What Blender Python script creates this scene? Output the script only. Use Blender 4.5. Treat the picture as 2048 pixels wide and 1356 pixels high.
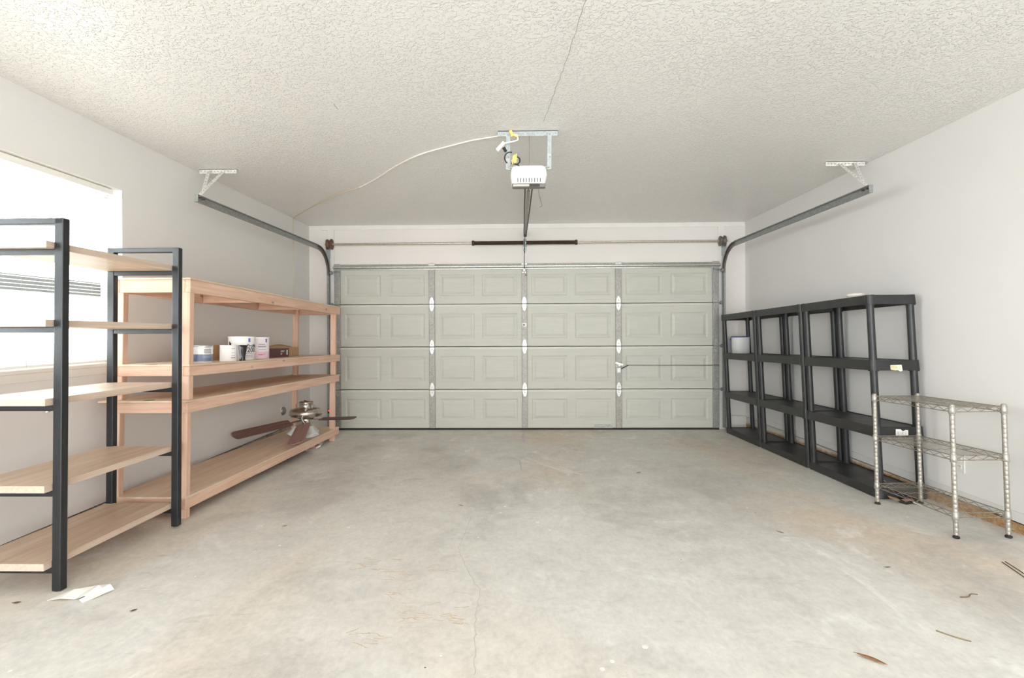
import bpy, bmesh, math, random
from mathutils import Vector, Matrix

for o in list(bpy.data.objects):
    bpy.data.objects.remove(o)
SC = bpy.context.scene
COL = SC.collection
rnd = random.Random(7)

# ------------------------------------------------------------------ camera
CAM_H = 1.248
cd = bpy.data.cameras.new('camera')
cam = bpy.data.objects.new('camera', cd)
COL.objects.link(cam)
cd.sensor_fit = 'HORIZONTAL'
cd.sensor_width = 36.0
cd.lens = 980.0 / 2048.0 * 36.0
cd.shift_y = -(678.0 - 658.1) / 2048.0
cd.clip_start = 0.02
cam.matrix_world = (Matrix.Translation((0, 0, CAM_H)) @ Matrix.Rotation(0.0199, 4, 'Z')
                    @ Matrix.Rotation(math.pi / 2, 4, 'X') @ Matrix.Rotation(-0.0051, 4, 'Z'))
SC.camera = cam

# ------------------------------------------------------------------ world, light, exposure
w = bpy.data.worlds.new('overcast_sky')
SC.world = w
w.use_nodes = True
nt = w.node_tree
bg = nt.nodes['Background']
bg.inputs['Color'].default_value = (0.91, 0.953, 1.0, 1)
# overcast sky, made brighter on the window side to strengthen the window light
tc = nt.nodes.new('ShaderNodeTexCoord')
sp = nt.nodes.new('ShaderNodeSeparateXYZ')
nt.links.new(tc.outputs['Generated'], sp.inputs[0])
mr = nt.nodes.new('ShaderNodeMapRange')
mr.interpolation_type = 'SMOOTHSTEP'
mr.inputs['From Min'].default_value = -0.75
mr.inputs['From Max'].default_value = -0.25
mr.inputs['To Min'].default_value = 16.2
mr.inputs['To Max'].default_value = 12.2
nt.links.new(sp.outputs[0], mr.inputs['Value'])
nt.links.new(mr.outputs['Result'], bg.inputs['Strength'])
VS = SC.view_settings
VS.view_transform = 'Standard'
VS.look = 'None'
VS.gamma = 1.0
VS.use_curve_mapping = False
VS.exposure = 0.0
SC.cycles.max_bounces = 24
SC.cycles.diffuse_bounces = 24


def portal(name, loc, rot, sx, sy):
    l = bpy.data.lights.new(name, 'AREA')
    l.shape = 'RECTANGLE'
    l.size, l.size_y = sx, sy
    l.cycles.is_portal = True
    o = bpy.data.objects.new(name, l)
    o.location, o.rotation_euler = loc, rot
    COL.objects.link(o)


# ------------------------------------------------------------------ helpers
SL = 0.028
D = 6.11
TILT = -math.atan(SL)


def fz(y):
    return SL * (D - y)


def lin(c):
    return tuple(((v / 255.0) / 12.92 if v / 255.0 <= 0.04045 else ((v / 255.0 + 0.055) / 1.055) ** 2.4) for v in c)


class MB:
    """collects shapes into ONE mesh"""

    def __init__(s):
        s.v, s.f, s.m, s.sm = [], [], [], []

    def add(s, verts, faces, m=0, smooth=False):
        b = len(s.v)
        s.v += [tuple(p) for p in verts]
        for f in faces:
            s.f.append([b + i for i in f])
            s.m.append(m)
            s.sm.append(smooth)

    def box(s, x0, x1, y0, y1, z0, z1, m=0):
        if x0 > x1: x0, x1 = x1, x0
        if y0 > y1: y0, y1 = y1, y0
        if z0 > z1: z0, z1 = z1, z0
        s.add([(x0, y0, z0), (x1, y0, z0), (x1, y1, z0), (x0, y1, z0),
               (x0, y0, z1), (x1, y0, z1), (x1, y1, z1), (x0, y1, z1)],
              [(3, 2, 1, 0), (4, 5, 6, 7), (0, 1, 5, 4), (1, 2, 6, 5), (2, 3, 7, 6), (3, 0, 4, 7)], m)

    def bar(s, p, q, w, h, up=(0, 0, 1), m=0):
        p, q = Vector(p), Vector(q)
        t = (q - p).normalized()
        u = Vector(up)
        a = t.cross(u)
        if a.length < 1e-5:
            a = t.cross(Vector((1, 0, 0)))
        a.normalize()
        b = a.cross(t).normalized()
        vs = []
        for c in (p, q):
            for i, j in ((-1, -1), (1, -1), (1, 1), (-1, 1)):
                vs.append(c + a * (i * w / 2) + b * (j * h / 2))
        s.add(vs, [(3, 2, 1, 0), (4, 5, 6, 7), (0, 1, 5, 4), (1, 2, 6, 5), (2, 3, 7, 6), (3, 0, 4, 7)], m)

    def tube(s, pts, r, n=8, m=0, closed=False, cap=True):
        pts = [Vector(p) for p in pts]
        k = len(pts)
        rs = r if isinstance(r, (list, tuple)) else [r] * k
        prev = None
        vs = []
        for i, p in enumerate(pts):
            if closed:
                t = pts[(i + 1) % k] - pts[i - 1]
            else:
                t = pts[min(i + 1, k - 1)] - pts[max(i - 1, 0)]
            t = t.normalized() if t.length > 1e-9 else Vector((0, 0, 1))
            if prev is None:
                a = t.cross(Vector((0, 0, 1)))
                if a.length < 1e-3:
                    a = t.cross(Vector((1, 0, 0)))
            else:
                a = prev - t * prev.dot(t)
                if a.length < 1e-6:
                    a = t.cross(Vector((0, 0, 1)))
            a.normalize()
            prev = a
            b = t.cross(a)
            for j in range(n):
                g = 2 * math.pi * j / n
                vs.append(p + a * (math.cos(g) * rs[i]) + b * (math.sin(g) * rs[i]))
        fs = []
        for i in range(k if closed else k - 1):
            i2 = (i + 1) % k
            for j in range(n):
                j2 = (j + 1) % n
                fs.append((i * n + j, i * n + j2, i2 * n + j2, i2 * n + j))
        s.add(vs, fs, m, True)
        if cap and not closed:
            s.add(vs[:n], [tuple(range(n - 1, -1, -1))], m)
            s.add(vs[-n:], [tuple(range(n))], m)

    def cyl(s, p, q, r, n=20, m=0, r2=None):
        s.tube([p, q], [r, r if r2 is None else r2], n, m)

    def lathe(s, prof, o=(0, 0, 0), axis='z', n=28, m=0):
        """prof: list of (r, h)"""
        vs = []
        for r, h in prof:
            for j in range(n):
                g = 2 * math.pi * j / n
                a, b = r * math.cos(g), r * math.sin(g)
                if axis == 'z':
                    vs.append((o[0] + a, o[1] + b, o[2] + h))
                elif axis == 'x':
                    vs.append((o[0] + h, o[1] + a, o[2] + b))
                else:
                    vs.append((o[0] + b, o[1] + h, o[2] + a))
        fs = []
        for i in range(len(prof) - 1):
            for j in range(n):
                j2 = (j + 1) % n
                fs.append((i * n + j, i * n + j2, (i + 1) * n + j2, (i + 1) * n + j))
        s.add(vs, fs, m, True)
        if prof[0][0] > 1e-4:
            s.add(vs[:n], [tuple(range(n - 1, -1, -1))], m)
        if prof[-1][0] > 1e-4:
            s.add(vs[-n:], [tuple(range(n))], m)

    def prism(s, poly, axis, a0, a1, m=0):
        """poly 2d points; extruded along axis between a0 and a1"""
        def P(u, v, a):
            return {'x': (a, u, v), 'y': (u, a, v), 'z': (u, v, a)}[axis]
        n = len(poly)
        vs = [P(u, v, a0) for u, v in poly] + [P(u, v, a1) for u, v in poly]
        fs = [tuple(range(n - 1, -1, -1)), tuple(range(n, 2 * n))]
        for i in range(n):
            j = (i + 1) % n
            fs.append((i, j, n + j, n + i))
        s.add(vs, fs, m)

    def rings(s, loops, m=0, cap0=True, cap1=True, smooth=False):
        n = len(loops[0])
        vs = [p for l in loops for p in l]
        fs = []
        for i in range(len(loops) - 1):
            for j in range(n):
                j2 = (j + 1) % n
                fs.append((i * n + j, i * n + j2, (i + 1) * n + j2, (i + 1) * n + j))
        s.add(vs, fs, m, smooth)
        if cap0:
            s.add(loops[0], [tuple(range(n - 1, -1, -1))], m)
        if cap1:
            s.add(loops[-1], [tuple(range(n))], m)

    def build(s, name, mats, parent=None, bevel=0.0, xf=None, seg=2):
        me = bpy.data.meshes.new(name)
        vs = [tuple(xf(Vector(p))) for p in s.v] if xf else s.v
        me.from_pydata(vs, [], s.f)
        if not isinstance(mats, (list, tuple)):
            mats = [mats]
        for mm in mats:
            me.materials.append(mm)
        me.polygons.foreach_set('material_index', s.m)
        me.polygons.foreach_set('use_smooth', s.sm)
        me.update()
        bm = bmesh.new()
        bm.from_mesh(me)
        bmesh.ops.recalc_face_normals(bm, faces=bm.faces)
        bm.to_mesh(me)
        bm.free()
        o = bpy.data.objects.new(name, me)
        COL.objects.link(o)
        if parent:
            o.parent = parent
        if bevel:
            b = o.modifiers.new('bevel', 'BEVEL')
            b.width = bevel
            b.segments = seg
            b.limit_method = 'ANGLE'
            b.angle_limit = math.radians(50)
        return o


def thing(name, label, cat, loc=(0, 0, 0), rot=(0, 0, 0), group=None):
    o = bpy.data.objects.new(name, None)
    o.empty_display_size = 0.1
    o.location, o.rotation_euler = loc, rot
    COL.objects.link(o)
    o['label'], o['category'] = label, cat
    if group:
        o['group'] = group
    return o


def tag(o, label, cat, group=None):
    o['label'], o['category'] = label, cat
    if group:
        o['group'] = group
    return o


def lab(o, text):
    o['label'] = text
    return o


def struct(o):
    o['kind'] = 'structure'
    return o


def dup(root, loc, label, rot=None):
    r = root.copy()
    COL.objects.link(r)
    r.location = loc
    if rot:
        r.rotation_euler = rot
    r['label'] = label
    for ch in list(root.children):
        c = ch.copy()
        COL.objects.link(c)
        c.parent = r
        for g in list(ch.children):
            d = g.copy()
            COL.objects.link(d)
            d.parent = c
    return r


def rrect(hx, hy, r, n=4, cx=0, cy=0):
    out = []
    for sx, sy, a0 in ((1, 1, 0), (-1, 1, 90), (-1, -1, 180), (1, -1, 270)):
        for i in range(n + 1):
            a = math.radians(a0 + 90 * i / n)
            out.append((cx + sx * (hx - r) + r * math.cos(a), cy + sy * (hy - r) + r * math.sin(a)))
    return out


def smooth_path(pts, k=6):
    pts = [Vector(p) for p in pts]
    out = []
    n = len(pts)
    for i in range(n - 1):
        p0, p1, p2, p3 = pts[max(i - 1, 0)], pts[i], pts[i + 1], pts[min(i + 2, n - 1)]
        for j in range(k):
            t = j / k
            out.append(0.5 * ((2 * p1) + (p2 - p0) * t + (2 * p0 - 5 * p1 + 4 * p2 - p3) * t * t
                              + (-p0 + 3 * p1 - 3 * p2 + p3) * t ** 3))
    out.append(pts[-1])
    return out


# ------------------------------------------------------------------ materials
def new_mat(name):
    m = bpy.data.materials.new(name)
    m.use_nodes = True
    nt = m.node_tree
    return m, nt, nt.nodes['Principled BSDF']


def node(nt, typ, **kw):
    n = nt.nodes.new(typ)
    for k, v in kw.items():
        if k in n.inputs:
            n.inputs[k].default_value = v
        else:
            setattr(n, k, v)
    return n


def ramp(nt, fac, stops):
    r = nt.nodes.new('ShaderNodeValToRGB')
    els = r.color_ramp.elements
    while len(els) < len(stops):
        els.new(0.5)
    for e, (p, c) in zip(els, stops):
        e.position = p
        e.color = (c[0], c[1], c[2], 1) if not isinstance(c, (int, float)) else (c, c, c, 1)
    nt.links.new(fac, r.inputs['Fac'])
    return r.outputs['Color']


def coords(nt, scale=(1, 1, 1), loc=(0, 0, 0)):
    tc = nt.nodes.new('ShaderNodeTexCoord')
    mp = nt.nodes.new('ShaderNodeMapping')
    mp.inputs['Scale'].default_value = scale
    mp.inputs['Location'].default_value = loc
    nt.links.new(tc.outputs['Object'], mp.inputs['Vector'])
    return mp.outputs['Vector']


def noise(nt, vec, scale, detail=3.0, rough=0.55, dist=0.0):
    n = nt.nodes.new('ShaderNodeTexNoise')
    n.inputs['Scale'].default_value = scale
    n.inputs['Detail'].default_value = detail
    n.inputs['Roughness'].default_value = rough
    n.inputs['Distortion'].default_value = dist
    nt.links.new(vec, n.inputs['Vector'])
    return n.outputs['Fac']


def mix(nt, fac, a, b, mode='MIX'):
    n = nt.nodes.new('ShaderNodeMix')
    n.data_type = 'RGBA'
    n.blend_type = mode
    for sock, val in ((n.inputs[0], fac), (n.inputs[6], a), (n.inputs[7], b)):
        if isinstance(val, bpy.types.NodeSocket):
            nt.links.new(val, sock)
        elif isinstance(val, (int, float)):
            sock.default_value = val
        else:
            sock.default_value = (val[0], val[1], val[2], 1)
    return n.outputs[2]


def bump(nt, height, strength, dist, bsdf):
    b = nt.nodes.new('ShaderNodeBump')
    b.inputs['Strength'].default_value = strength
    b.inputs['Distance'].default_value = dist
    nt.links.new(height, b.inputs['Height'])
    nt.links.new(b.outputs['Normal'], bsdf.inputs['Normal'])


def simple(name, c, rough=0.5, metal=0.0, var=0.06, scale=14.0, bs=0.0, bscale=200.0, emit=None, spec=0.5):
    m, nt, b = new_mat(name)
    col = lin(c)
    v = coords(nt)
    lo = tuple(x * (1 - var) for x in col)
    hi = tuple(min(1, x * (1 + var)) for x in col)
    nt.links.new(ramp(nt, noise(nt, v, scale), [(0.3, lo), (0.7, hi)]), b.inputs['Base Color'])
    b.inputs['Roughness'].default_value = rough
    b.inputs['Metallic'].default_value = metal
    b.inputs['Specular IOR Level'].default_value = spec
    if bs:
        bump(nt, noise(nt, v, bscale, 2), bs, 0.002, b)
    if emit:
        b.inputs['Emission Color'].default_value = (*lin(emit[0]), 1)
        b.inputs['Emission Strength'].default_value = emit[1]
    return m


def wood(name, c0, c1, c2, axis='y', across=38.0, along=2.2, rough=0.6, knots=True):
    m, nt, b = new_mat(name)
    s = [across] * 3
    s['xyz'.index(axis)] = along
    v = coords(nt, tuple(s))
    n1 = noise(nt, v, 1.0, 5, 0.62, 0.6)
    colr = ramp(nt, n1, [(0.25, lin(c0)), (0.5, lin(c1)), (0.75, lin(c2))])
    if knots:
        s2 = [7.0] * 3
        s2['xyz'.index(axis)] = 3.0
        v2 = coords(nt, tuple(s2), (3.1, 1.7, 0.4))
        vo = nt.nodes.new('ShaderNodeTexVoronoi')
        vo.inputs['Scale'].default_value = 1.0
        nt.links.new(v2, vo.inputs['Vector'])
        k = ramp(nt, vo.outputs['Distance'], [(0.05, 0.75), (0.10, 0.0)])
        colr = mix(nt, k, colr, tuple(x * 0.45 for x in lin(c0)))
    nt.links.new(colr, b.inputs['Base Color'])
    b.inputs['Roughness'].default_value = rough
    bump(nt, n1, 0.15, 0.002, b)
    return m


def mat_wall(name, c, warm=0.0):
    m, nt, b = new_mat(name)
    v = coords(nt)
    col = lin(c)
    big = ramp(nt, noise(nt, v, 0.9, 3), [(0.35, tuple(x * 0.965 for x in col)), (0.65, col)])
    nt.links.new(big, b.inputs['Base Color'])
    b.inputs['Roughness'].default_value = 0.7
    b.inputs['Specular IOR Level'].default_value = 0.3
    bump(nt, noise(nt, v, 170, 3), 0.16, 0.002, b)
    return m


def mat_ceiling():
    m, nt, b = new_mat('splattered_ceiling_paint')
    v = coords(nt)
    col = lin((235, 233, 230))
    c = ramp(nt, noise(nt, v, 0.8, 4), [(0.3, tuple(x * 0.955 for x in col)), (0.7, col)])
    nt.links.new(c, b.inputs['Base Color'])
    b.inputs['Roughness'].default_value = 0.27
    b.inputs['Specular IOR Level'].default_value = 0.5
    spl = ramp(nt, noise(nt, v, 62, 2, 0.5, 0.4), [(0.50, 0.0), (0.60, 1.0)])
    fine = noise(nt, v, 130, 2)
    msk = ramp(nt, noise(nt, v, 1.6, 3), [(0.35, 0.45), (0.65, 1.0)])
    spl = mix(nt, 1.0, spl, msk, 'MULTIPLY')
    h = mix(nt, 0.25, spl, fine)
    bump(nt, h, 0.85, 0.0062, b)
    return m


def mat_floor():
    m, nt, b = new_mat('worn_concrete')
    v = coords(nt)
    vs = coords(nt, (1.0, 0.55, 1.0))
    base = ramp(nt, noise(nt, vs, 0.75, 5, 0.6, 0.3), [(0.28, lin((199, 194, 186))), (0.45, lin((214, 211, 204))), (0.62, lin((221, 219, 213))), (0.8, lin((228, 226, 221)))])
    tan = ramp(nt, noise(nt, coords(nt, (0.8, 0.5, 1), (4.3, 2.2, 0)), 0.8, 4, 0.55, 0.5), [(0.48, 0.0), (0.66, 0.75)])
    c = mix(nt, tan, base, lin((218, 201, 180)))
    gry = ramp(nt, noise(nt, coords(nt, (1, 0.8, 1), (9.1, 5.2, 0)), 1.3, 6, 0.65, 0.4), [(0.52, 0.0), (0.68, 0.7)])
    c = mix(nt, gry, c, lin((184, 180, 173)))
    wht = ramp(nt, noise(nt, coords(nt, (1, 0.6, 1), (1.1, 8.2, 0)), 1.9, 5, 0.7, 0.8), [(0.58, 0.0), (0.70, 0.75)])
    c = mix(nt, wht, c, lin((240, 239, 236)))
    mott = ramp(nt, noise(nt, v, 9, 6, 0.7), [(0.35, 0.93), (0.65, 1.05)])
    c = mix(nt, 1.0, c, mott, 'MULTIPLY')
    fine = ramp(nt, noise(nt, coords(nt, (1, 0.7, 1), (5.1, 0.3, 0)), 42, 6, 0.75), [(0.36, 0.91), (0.64, 1.05)])
    c = mix(nt, 1.0, c, fine, 'MULTIPLY')
    strk = ramp(nt, noise(nt, coords(nt, (2.2, 9.0, 1), (0.7, 4.3, 0)), 2.0, 6, 0.7, 0.8), [(0.60, 0.0), (0.72, 0.5)])
    c = mix(nt, strk, c, lin((178, 171, 160)))
    # rusty branching scratches, only inside a few patches
    vein = ramp(nt, noise(nt, coords(nt, (1, 1.8, 1)), 7.0, 6, 0.75, 1.2), [(0.487, 0.0), (0.5, 1.0), (0.513, 0.0)])
    patch = ramp(nt, noise(nt, coords(nt, (1, 1, 1), (2.7, 6.4, 0)), 1.1, 2), [(0.57, 0.0), (0.66, 0.5)])
    veins = mix(nt, 1.0, vein, patch, 'MULTIPLY')
    c = mix(nt, veins, c, lin((160, 138, 118)))
    # small white paint flecks and dark grit
    vo = nt.nodes.new('ShaderNodeTexVoronoi')
    vo.inputs['Scale'].default_value = 5.5
    nt.links.new(coords(nt, (1, 1, 0.01)), vo.inputs['Vector'])
    sz = nt.nodes.new('ShaderNodeSeparateColor')
    nt.links.new(vo.outputs['Color'], sz.inputs[0])
    mt = nt.nodes.new('ShaderNodeMath')
    mt.operation = 'MULTIPLY'
    nt.links.new(sz.outputs[0], mt.inputs[0])
    mt.inputs[1].default_value = 0.045
    lt = nt.nodes.new('ShaderNodeMath')
    lt.operation = 'LESS_THAN'
    nt.links.new(vo.outputs['Distance'], lt.inputs[0])
    nt.links.new(mt.outputs[0], lt.inputs[1])
    c = mix(nt, lt.outputs[0], c, lin((246, 246, 243)))
    vo2 = nt.nodes.new('ShaderNodeTexVoronoi')
    vo2.inputs['Scale'].default_value = 6.0
    nt.links.new(coords(nt, (1, 1, 0.01), (3.3, 1.7, 0)), vo2.inputs['Vector'])
    s2 = nt.nodes.new('ShaderNodeSeparateColor')
    nt.links.new(vo2.outputs['Color'], s2.inputs[0])
    m2 = nt.nodes.new('ShaderNodeMath')
    m2.operation = 'MULTIPLY'
    nt.links.new(s2.outputs[1], m2.inputs[0])
    m2.inputs[1].default_value = 0.030
    l2 = nt.nodes.new('ShaderNodeMath')
    l2.operation = 'LESS_THAN'
    nt.links.new(vo2.outputs['Distance'], l2.inputs[0])
    nt.links.new(m2.outputs[0], l2.inputs[1])
    c = mix(nt, l2.outputs[0], c, lin((96, 88, 78)))
    nt.links.new(c, b.inputs['Base Color'])
    b.inputs['Roughness'].default_value = 0.6
    b.inputs['Specular IOR Level'].default_value = 0.35
    bump(nt, noise(nt, v, 60, 6, 0.7), 0.12, 0.003, b)
    return m


def mat_door():
    m, nt, b = new_mat('embossed_steel_door_paint')
    v = coords(nt, (4, 4, 40))
    col = lin((192, 191, 180))
    c = ramp(nt, noise(nt, v, 1.0, 5, 0.6), [(0.3, tuple(x * 0.955 for x in col)), (0.7, tuple(x * 1.03 for x in col))])
    dirt = ramp(nt, noise(nt, coords(nt, (1, 1, 1.0), (2, 0, 5)), 14.0, 6, 0.75), [(0.60, 0.0), (0.74, 0.35)])
    c = mix(nt, dirt, c, lin((168, 164, 148)))
    nt.links.new(c, b.inputs['Base Color'])
    b.inputs['Roughness'].default_value = 0.5
    bump(nt, noise(nt, coords(nt, (18, 18, 110)), 1.0, 4), 0.25, 0.002, b)
    return m


def mat_galv(name, c, rough=0.42, metal=0.75, rust=0.0):
    m, nt, b = new_mat(name)
    v = coords(nt)
    col = lin(c)
    vo = nt.nodes.new('ShaderNodeTexVoronoi')
    vo.inputs['Scale'].default_value = 70
    nt.links.new(v, vo.inputs['Vector'])
    cc = ramp(nt, vo.outputs['Color'], [(0.2, tuple(x * 0.86 for x in col)), (0.8, tuple(min(1, x * 1.1) for x in col))])
    if rust:
        rr = ramp(nt, noise(nt, v, 9, 6, 0.7), [(0.62 - rust, 0.0), (0.75 - rust * 0.5, 0.8)])
        cc = mix(nt, rr, cc, lin((116, 72, 48)))
    nt.links.new(cc, b.inputs['Base Color'])
    b.inputs['Roughness'].default_value = rough
    b.inputs['Metallic'].default_value = metal
    return m


def mat_curb(name, stained):
    m, nt, b = new_mat(name)
    v = coords(nt)
    if stained:
        c = ramp(nt, noise(nt, coords(nt, (1, 1.3, 2.2)), 17, 7, 0.8, 0.4),
                 [(0.3, lin((122, 92, 64))), (0.45, lin((163, 124, 86))), (0.58, lin((190, 158, 118))), (0.72, lin((214, 204, 190)))])
        # painted white towards the door end, flaking off
        tc = nt.nodes.new('ShaderNodeTexCoord')
        sp = nt.nodes.new('ShaderNodeSeparateXYZ')
        nt.links.new(tc.outputs['Object'], sp.inputs[0])
        ad = nt.nodes.new('ShaderNodeMath')
        ad.operation = 'MULTIPLY_ADD'       # z + 0.03*y
        nt.links.new(sp.outputs[1], ad.inputs[0])
        ad.inputs[1].default_value = 0.03
        nt.links.new(sp.outputs[2], ad.inputs[2])
        nn = nt.nodes.new('ShaderNodeMath')
        nn.operation = 'MULTIPLY_ADD'
        nt.links.new(noise(nt, v, 10, 5, 0.7), nn.inputs[0])
        nn.inputs[1].default_value = 0.06
        nt.links.new(ad.outputs[0], nn.inputs[2])
        f = ramp(nt, nn.outputs[0], [(0.275, 0.0), (0.30, 1.0)])
        c = mix(nt, f, c, lin((214, 210, 202)))
    else:
        c = ramp(nt, noise(nt, v, 7, 6, 0.7), [(0.36, lin((150, 134, 112))), (0.5, lin((196, 190, 180))), (0.6, lin((214, 211, 204)))])
    nt.links.new(c, b.inputs['Base Color'])
    b.inputs['Roughness'].default_value = 0.85
    bump(nt, noise(nt, v, 45, 6, 0.7), 0.6, 0.006, b)
    return m


def mat_glass():
    m, nt, b = new_mat('window_glass')
    nt.nodes.remove(b)
    out = nt.nodes['Material Output']
    t = nt.nodes.new('ShaderNodeBsdfTransparent')
    t.inputs['Color'].default_value = (0.95, 0.97, 0.96, 1)
    g = nt.nodes.new('ShaderNodeBsdfGlossy')
    g.inputs['Roughness'].default_value = 0.03
    mx = nt.nodes.new('ShaderNodeMixShader')
    mx.inputs[0].default_value = 0.04
    nt.links.new(t.outputs[0], mx.inputs[1])
    nt.links.new(g.outputs[0], mx.inputs[2])
    nt.links.new(mx.outputs[0], out.inputs['Surface'])
    return m


def mat_slat():
    m, nt, b = new_mat('white_translucent_slat')
    b.inputs['Base Color'].default_value = (*lin((240, 239, 235)), 1)
    b.inputs['Roughness'].default_value = 0.5
    t = nt.nodes.new('ShaderNodeBsdfTranslucent')
    t.inputs['Color'].default_value = (*lin((240, 239, 235)), 1)
    mx = nt.nodes.new('ShaderNodeMixShader')
    mx.inputs[0].default_value = 0.5
    nt.links.new(b.outputs[0], mx.inputs[1])
    nt.links.new(t.outputs[0], mx.inputs[2])
    nt.links.new(mx.outputs[0], nt.nodes['Material Output'].inputs['Surface'])
    return m


def mat_blackplastic(name, grid):
    m, nt, b = new_mat(name)
    v = coords(nt)
    c = ramp(nt, noise(nt, v, 11, 5, 0.7), [(0.35, lin((38, 38, 38))), (0.6, lin((46, 46, 45))), (0.85, lin((66, 65, 62)))])
    if grid:
        dust = ramp(nt, noise(nt, v, 5, 6, 0.75), [(0.45, 0.0), (0.8, 0.55)])
        c = mix(nt, dust, c, lin((122, 117, 110)))
    nt.links.new(c, b.inputs['Base Color'])
    b.inputs['Roughness'].default_value = 0.42
    if grid:
        ck = nt.nodes.new('ShaderNodeTexVoronoi')
        ck.inputs['Scale'].default_value = 65
        ck.inputs['Randomness'].default_value = 0.0
        nt.links.new(v, ck.inputs['Vector'])
        bump(nt, ck.outputs['Distance'], 0.5, 0.003, b)
    else:
        bump(nt, noise(nt, v, 240, 2), 0.15, 0.001, b)
    return m


M = {}
M['wall'] = mat_wall('off_white_wall_paint', (228, 226, 223))
M['header'] = mat_wall('off_white_header_paint', (228, 223, 217))
M['trim'] = simple('white_trim_paint', (228, 225, 219), 0.5, var=0.03, scale=6)
M['ceiling'] = mat_ceiling()
M['floor'] = mat_floor()
M['door'] = mat_door()
M['door_lip'] = simple('pale_door_lip_paint', (212, 208, 197), 0.4, var=0.03)  # door colour lightened: the highlight along the lips is put into it
M['stile'] = mat_galv('grey_galvanised_stile', (158, 154, 147), 0.5, 0.35)
M['stile_end'] = mat_galv('galvanised_end_stile', (156, 155, 150), 0.45, 0.5)
M['strut'] = mat_galv('galvanised_strut', (172, 171, 164), 0.4, 0.6)
M['hinge'] = mat_galv('bright_zinc_hinge', (222, 221, 216), 0.4, 0.35)
M['track'] = mat_galv('galvanised_track', (152, 154, 151), 0.5, 0.4)
M['track_edge'] = mat_galv('weathered_track', (118, 110, 104), 0.5, 0.6, 0.05)
M['bracket'] = mat_galv('painted_perforated_angle', (222, 219, 213), 0.5, 0.1)
M['angle'] = mat_galv('galvanised_angle', (176, 181, 180), 0.4, 0.5)
M['shaft'] = mat_galv('steel_shaft', (196, 186, 172), 0.35, 0.7)
M['spring'] = simple('rusty_dark_spring', (72, 50, 40), 0.55, 0.3, 0.25, 30)
M['drum_rust'] = simple('rusty_cable_drum', (112, 82, 70), 0.6, 0.3, 0.25, 40)
M['drum_grey'] = simple('grey_cable_drum', (112, 104, 96), 0.5, 0.5, 0.25, 40)
M['curb_right'] = mat_curb('rust_stained_curb', True)
M['curb_left'] = mat_curb('painted_curb', False)
M['dark_gap'] = simple('dark_gap', (34, 31, 28), 0.9)
M['rubber'] = simple('black_rubber', (42, 38, 34), 0.8)
M['black_metal'] = simple('black_powder_coat', (36, 37, 39), 0.38, 0.1, 0.1, 20, 0.08, 300)
M['oak'] = wood('pale_oak_laminate', (178, 152, 130), (200, 176, 154), (214, 194, 174), 'y', 30, 1.6, 0.45, False)
M['oak_edge'] = wood('pale_oak_edge_band', (190, 166, 146), (205, 183, 164), (216, 198, 181), 'y', 60, 1.5, 0.5, False)
P0, P1, P2 = (206, 163, 136), (223, 186, 162), (232, 203, 182)
M['pine_y'] = wood('pine_board_long', P0, P1, P2, 'y')
M['pine_x'] = wood('pine_board_end', P0, P1, P2, 'x')
M['pine_z'] = wood('pine_leg', P0, P1, P2, 'z')
M['ply'] = wood('plywood_deck', (204, 176, 150), (221, 197, 173), (231, 214, 196), 'y', 14, 1.2, 0.65, False)
M['green_tape'] = simple('green_tape', (56, 104, 56), 0.6)
M['plastic'] = mat_blackplastic('black_plastic', False)
M['plastic_top'] = mat_blackplastic('black_plastic_shelf_top', True)
M['chrome'] = mat_galv('dull_chrome_wire', (176, 170, 160), 0.42, 0.6)
M['chrome_old'] = mat_galv('tarnished_wire', (158, 148, 134), 0.45, 0.6, 0.04)
M['collar'] = simple('grey_collar', (176, 172, 165), 0.4, 0.5)
M['white_plastic'] = simple('white_plastic', (243, 241, 236), 0.35, var=0.02)
M['lens'] = simple('grey_white_lens', (196, 190, 184), 0.4)
M['dark_plastic'] = simple('dark_plastic', (48, 42, 38), 0.5)
M['grey_base'] = simple('grey_steel_base', (120, 114, 108), 0.45, 0.4)
M['rail'] = mat_galv('opener_rail', (150, 143, 134), 0.4, 0.6)
M['chain'] = simple('dark_chain', (66, 58, 52), 0.5, 0.5)
M['cord_white'] = simple('white_cord', (232, 228, 220), 0.5)
M['cord_tan'] = simple('tan_cord', (208, 192, 166), 0.6)
M['cord_black'] = simple('black_cord', (34, 32, 32), 0.5)
M['yellow'] = simple('yellow_plastic', (228, 208, 124), 0.45)
M['red'] = simple('red_plastic', (172, 44, 34), 0.45)
M['red_led'] = simple('red_light', (255, 70, 60), 0.4, emit=((255, 60, 50), 1.6))
M['wire_grey'] = simple('grey_wire', (140, 132, 122), 0.5)
M['nickel'] = mat_galv('brushed_nickel', (190, 182, 172), 0.25, 0.95)
M['blade_brown'] = wood('brown_fan_blade', (92, 66, 60), (116, 86, 80), (136, 106, 98), 'x', 34, 2.0, 0.45, False)
M['blade_red'] = wood('reddish_fan_blade', (128, 92, 84), (148, 112, 104), (160, 126, 118), 'x', 34, 2.0, 0.45, False)
M['blade_dark'] = wood('dark_fan_blade', (62, 46, 42), (78, 58, 54), (96, 74, 68), 'x', 34, 2.0, 0.45, False)
M['frost'] = simple('frosted_glass', (214, 216, 212), 0.3)
M['can_white'] = simple('white_can_label', (240, 239, 236), 0.35, var=0.02)
M['can_blue'] = simple('slate_blue_label', (110, 124, 150), 0.4, var=0.2, scale=60)
M['can_pink'] = simple('pale_pink_label', (226, 196, 206), 0.4, var=0.05)
M['can_pale'] = simple('pale_lilac_label', (236, 228, 232), 0.4, var=0.03)
M['can_metal'] = mat_galv('tin_rim', (206, 206, 208), 0.3, 0.8)
M['ink'] = simple('grey_ink', (62, 62, 72), 0.5)
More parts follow.
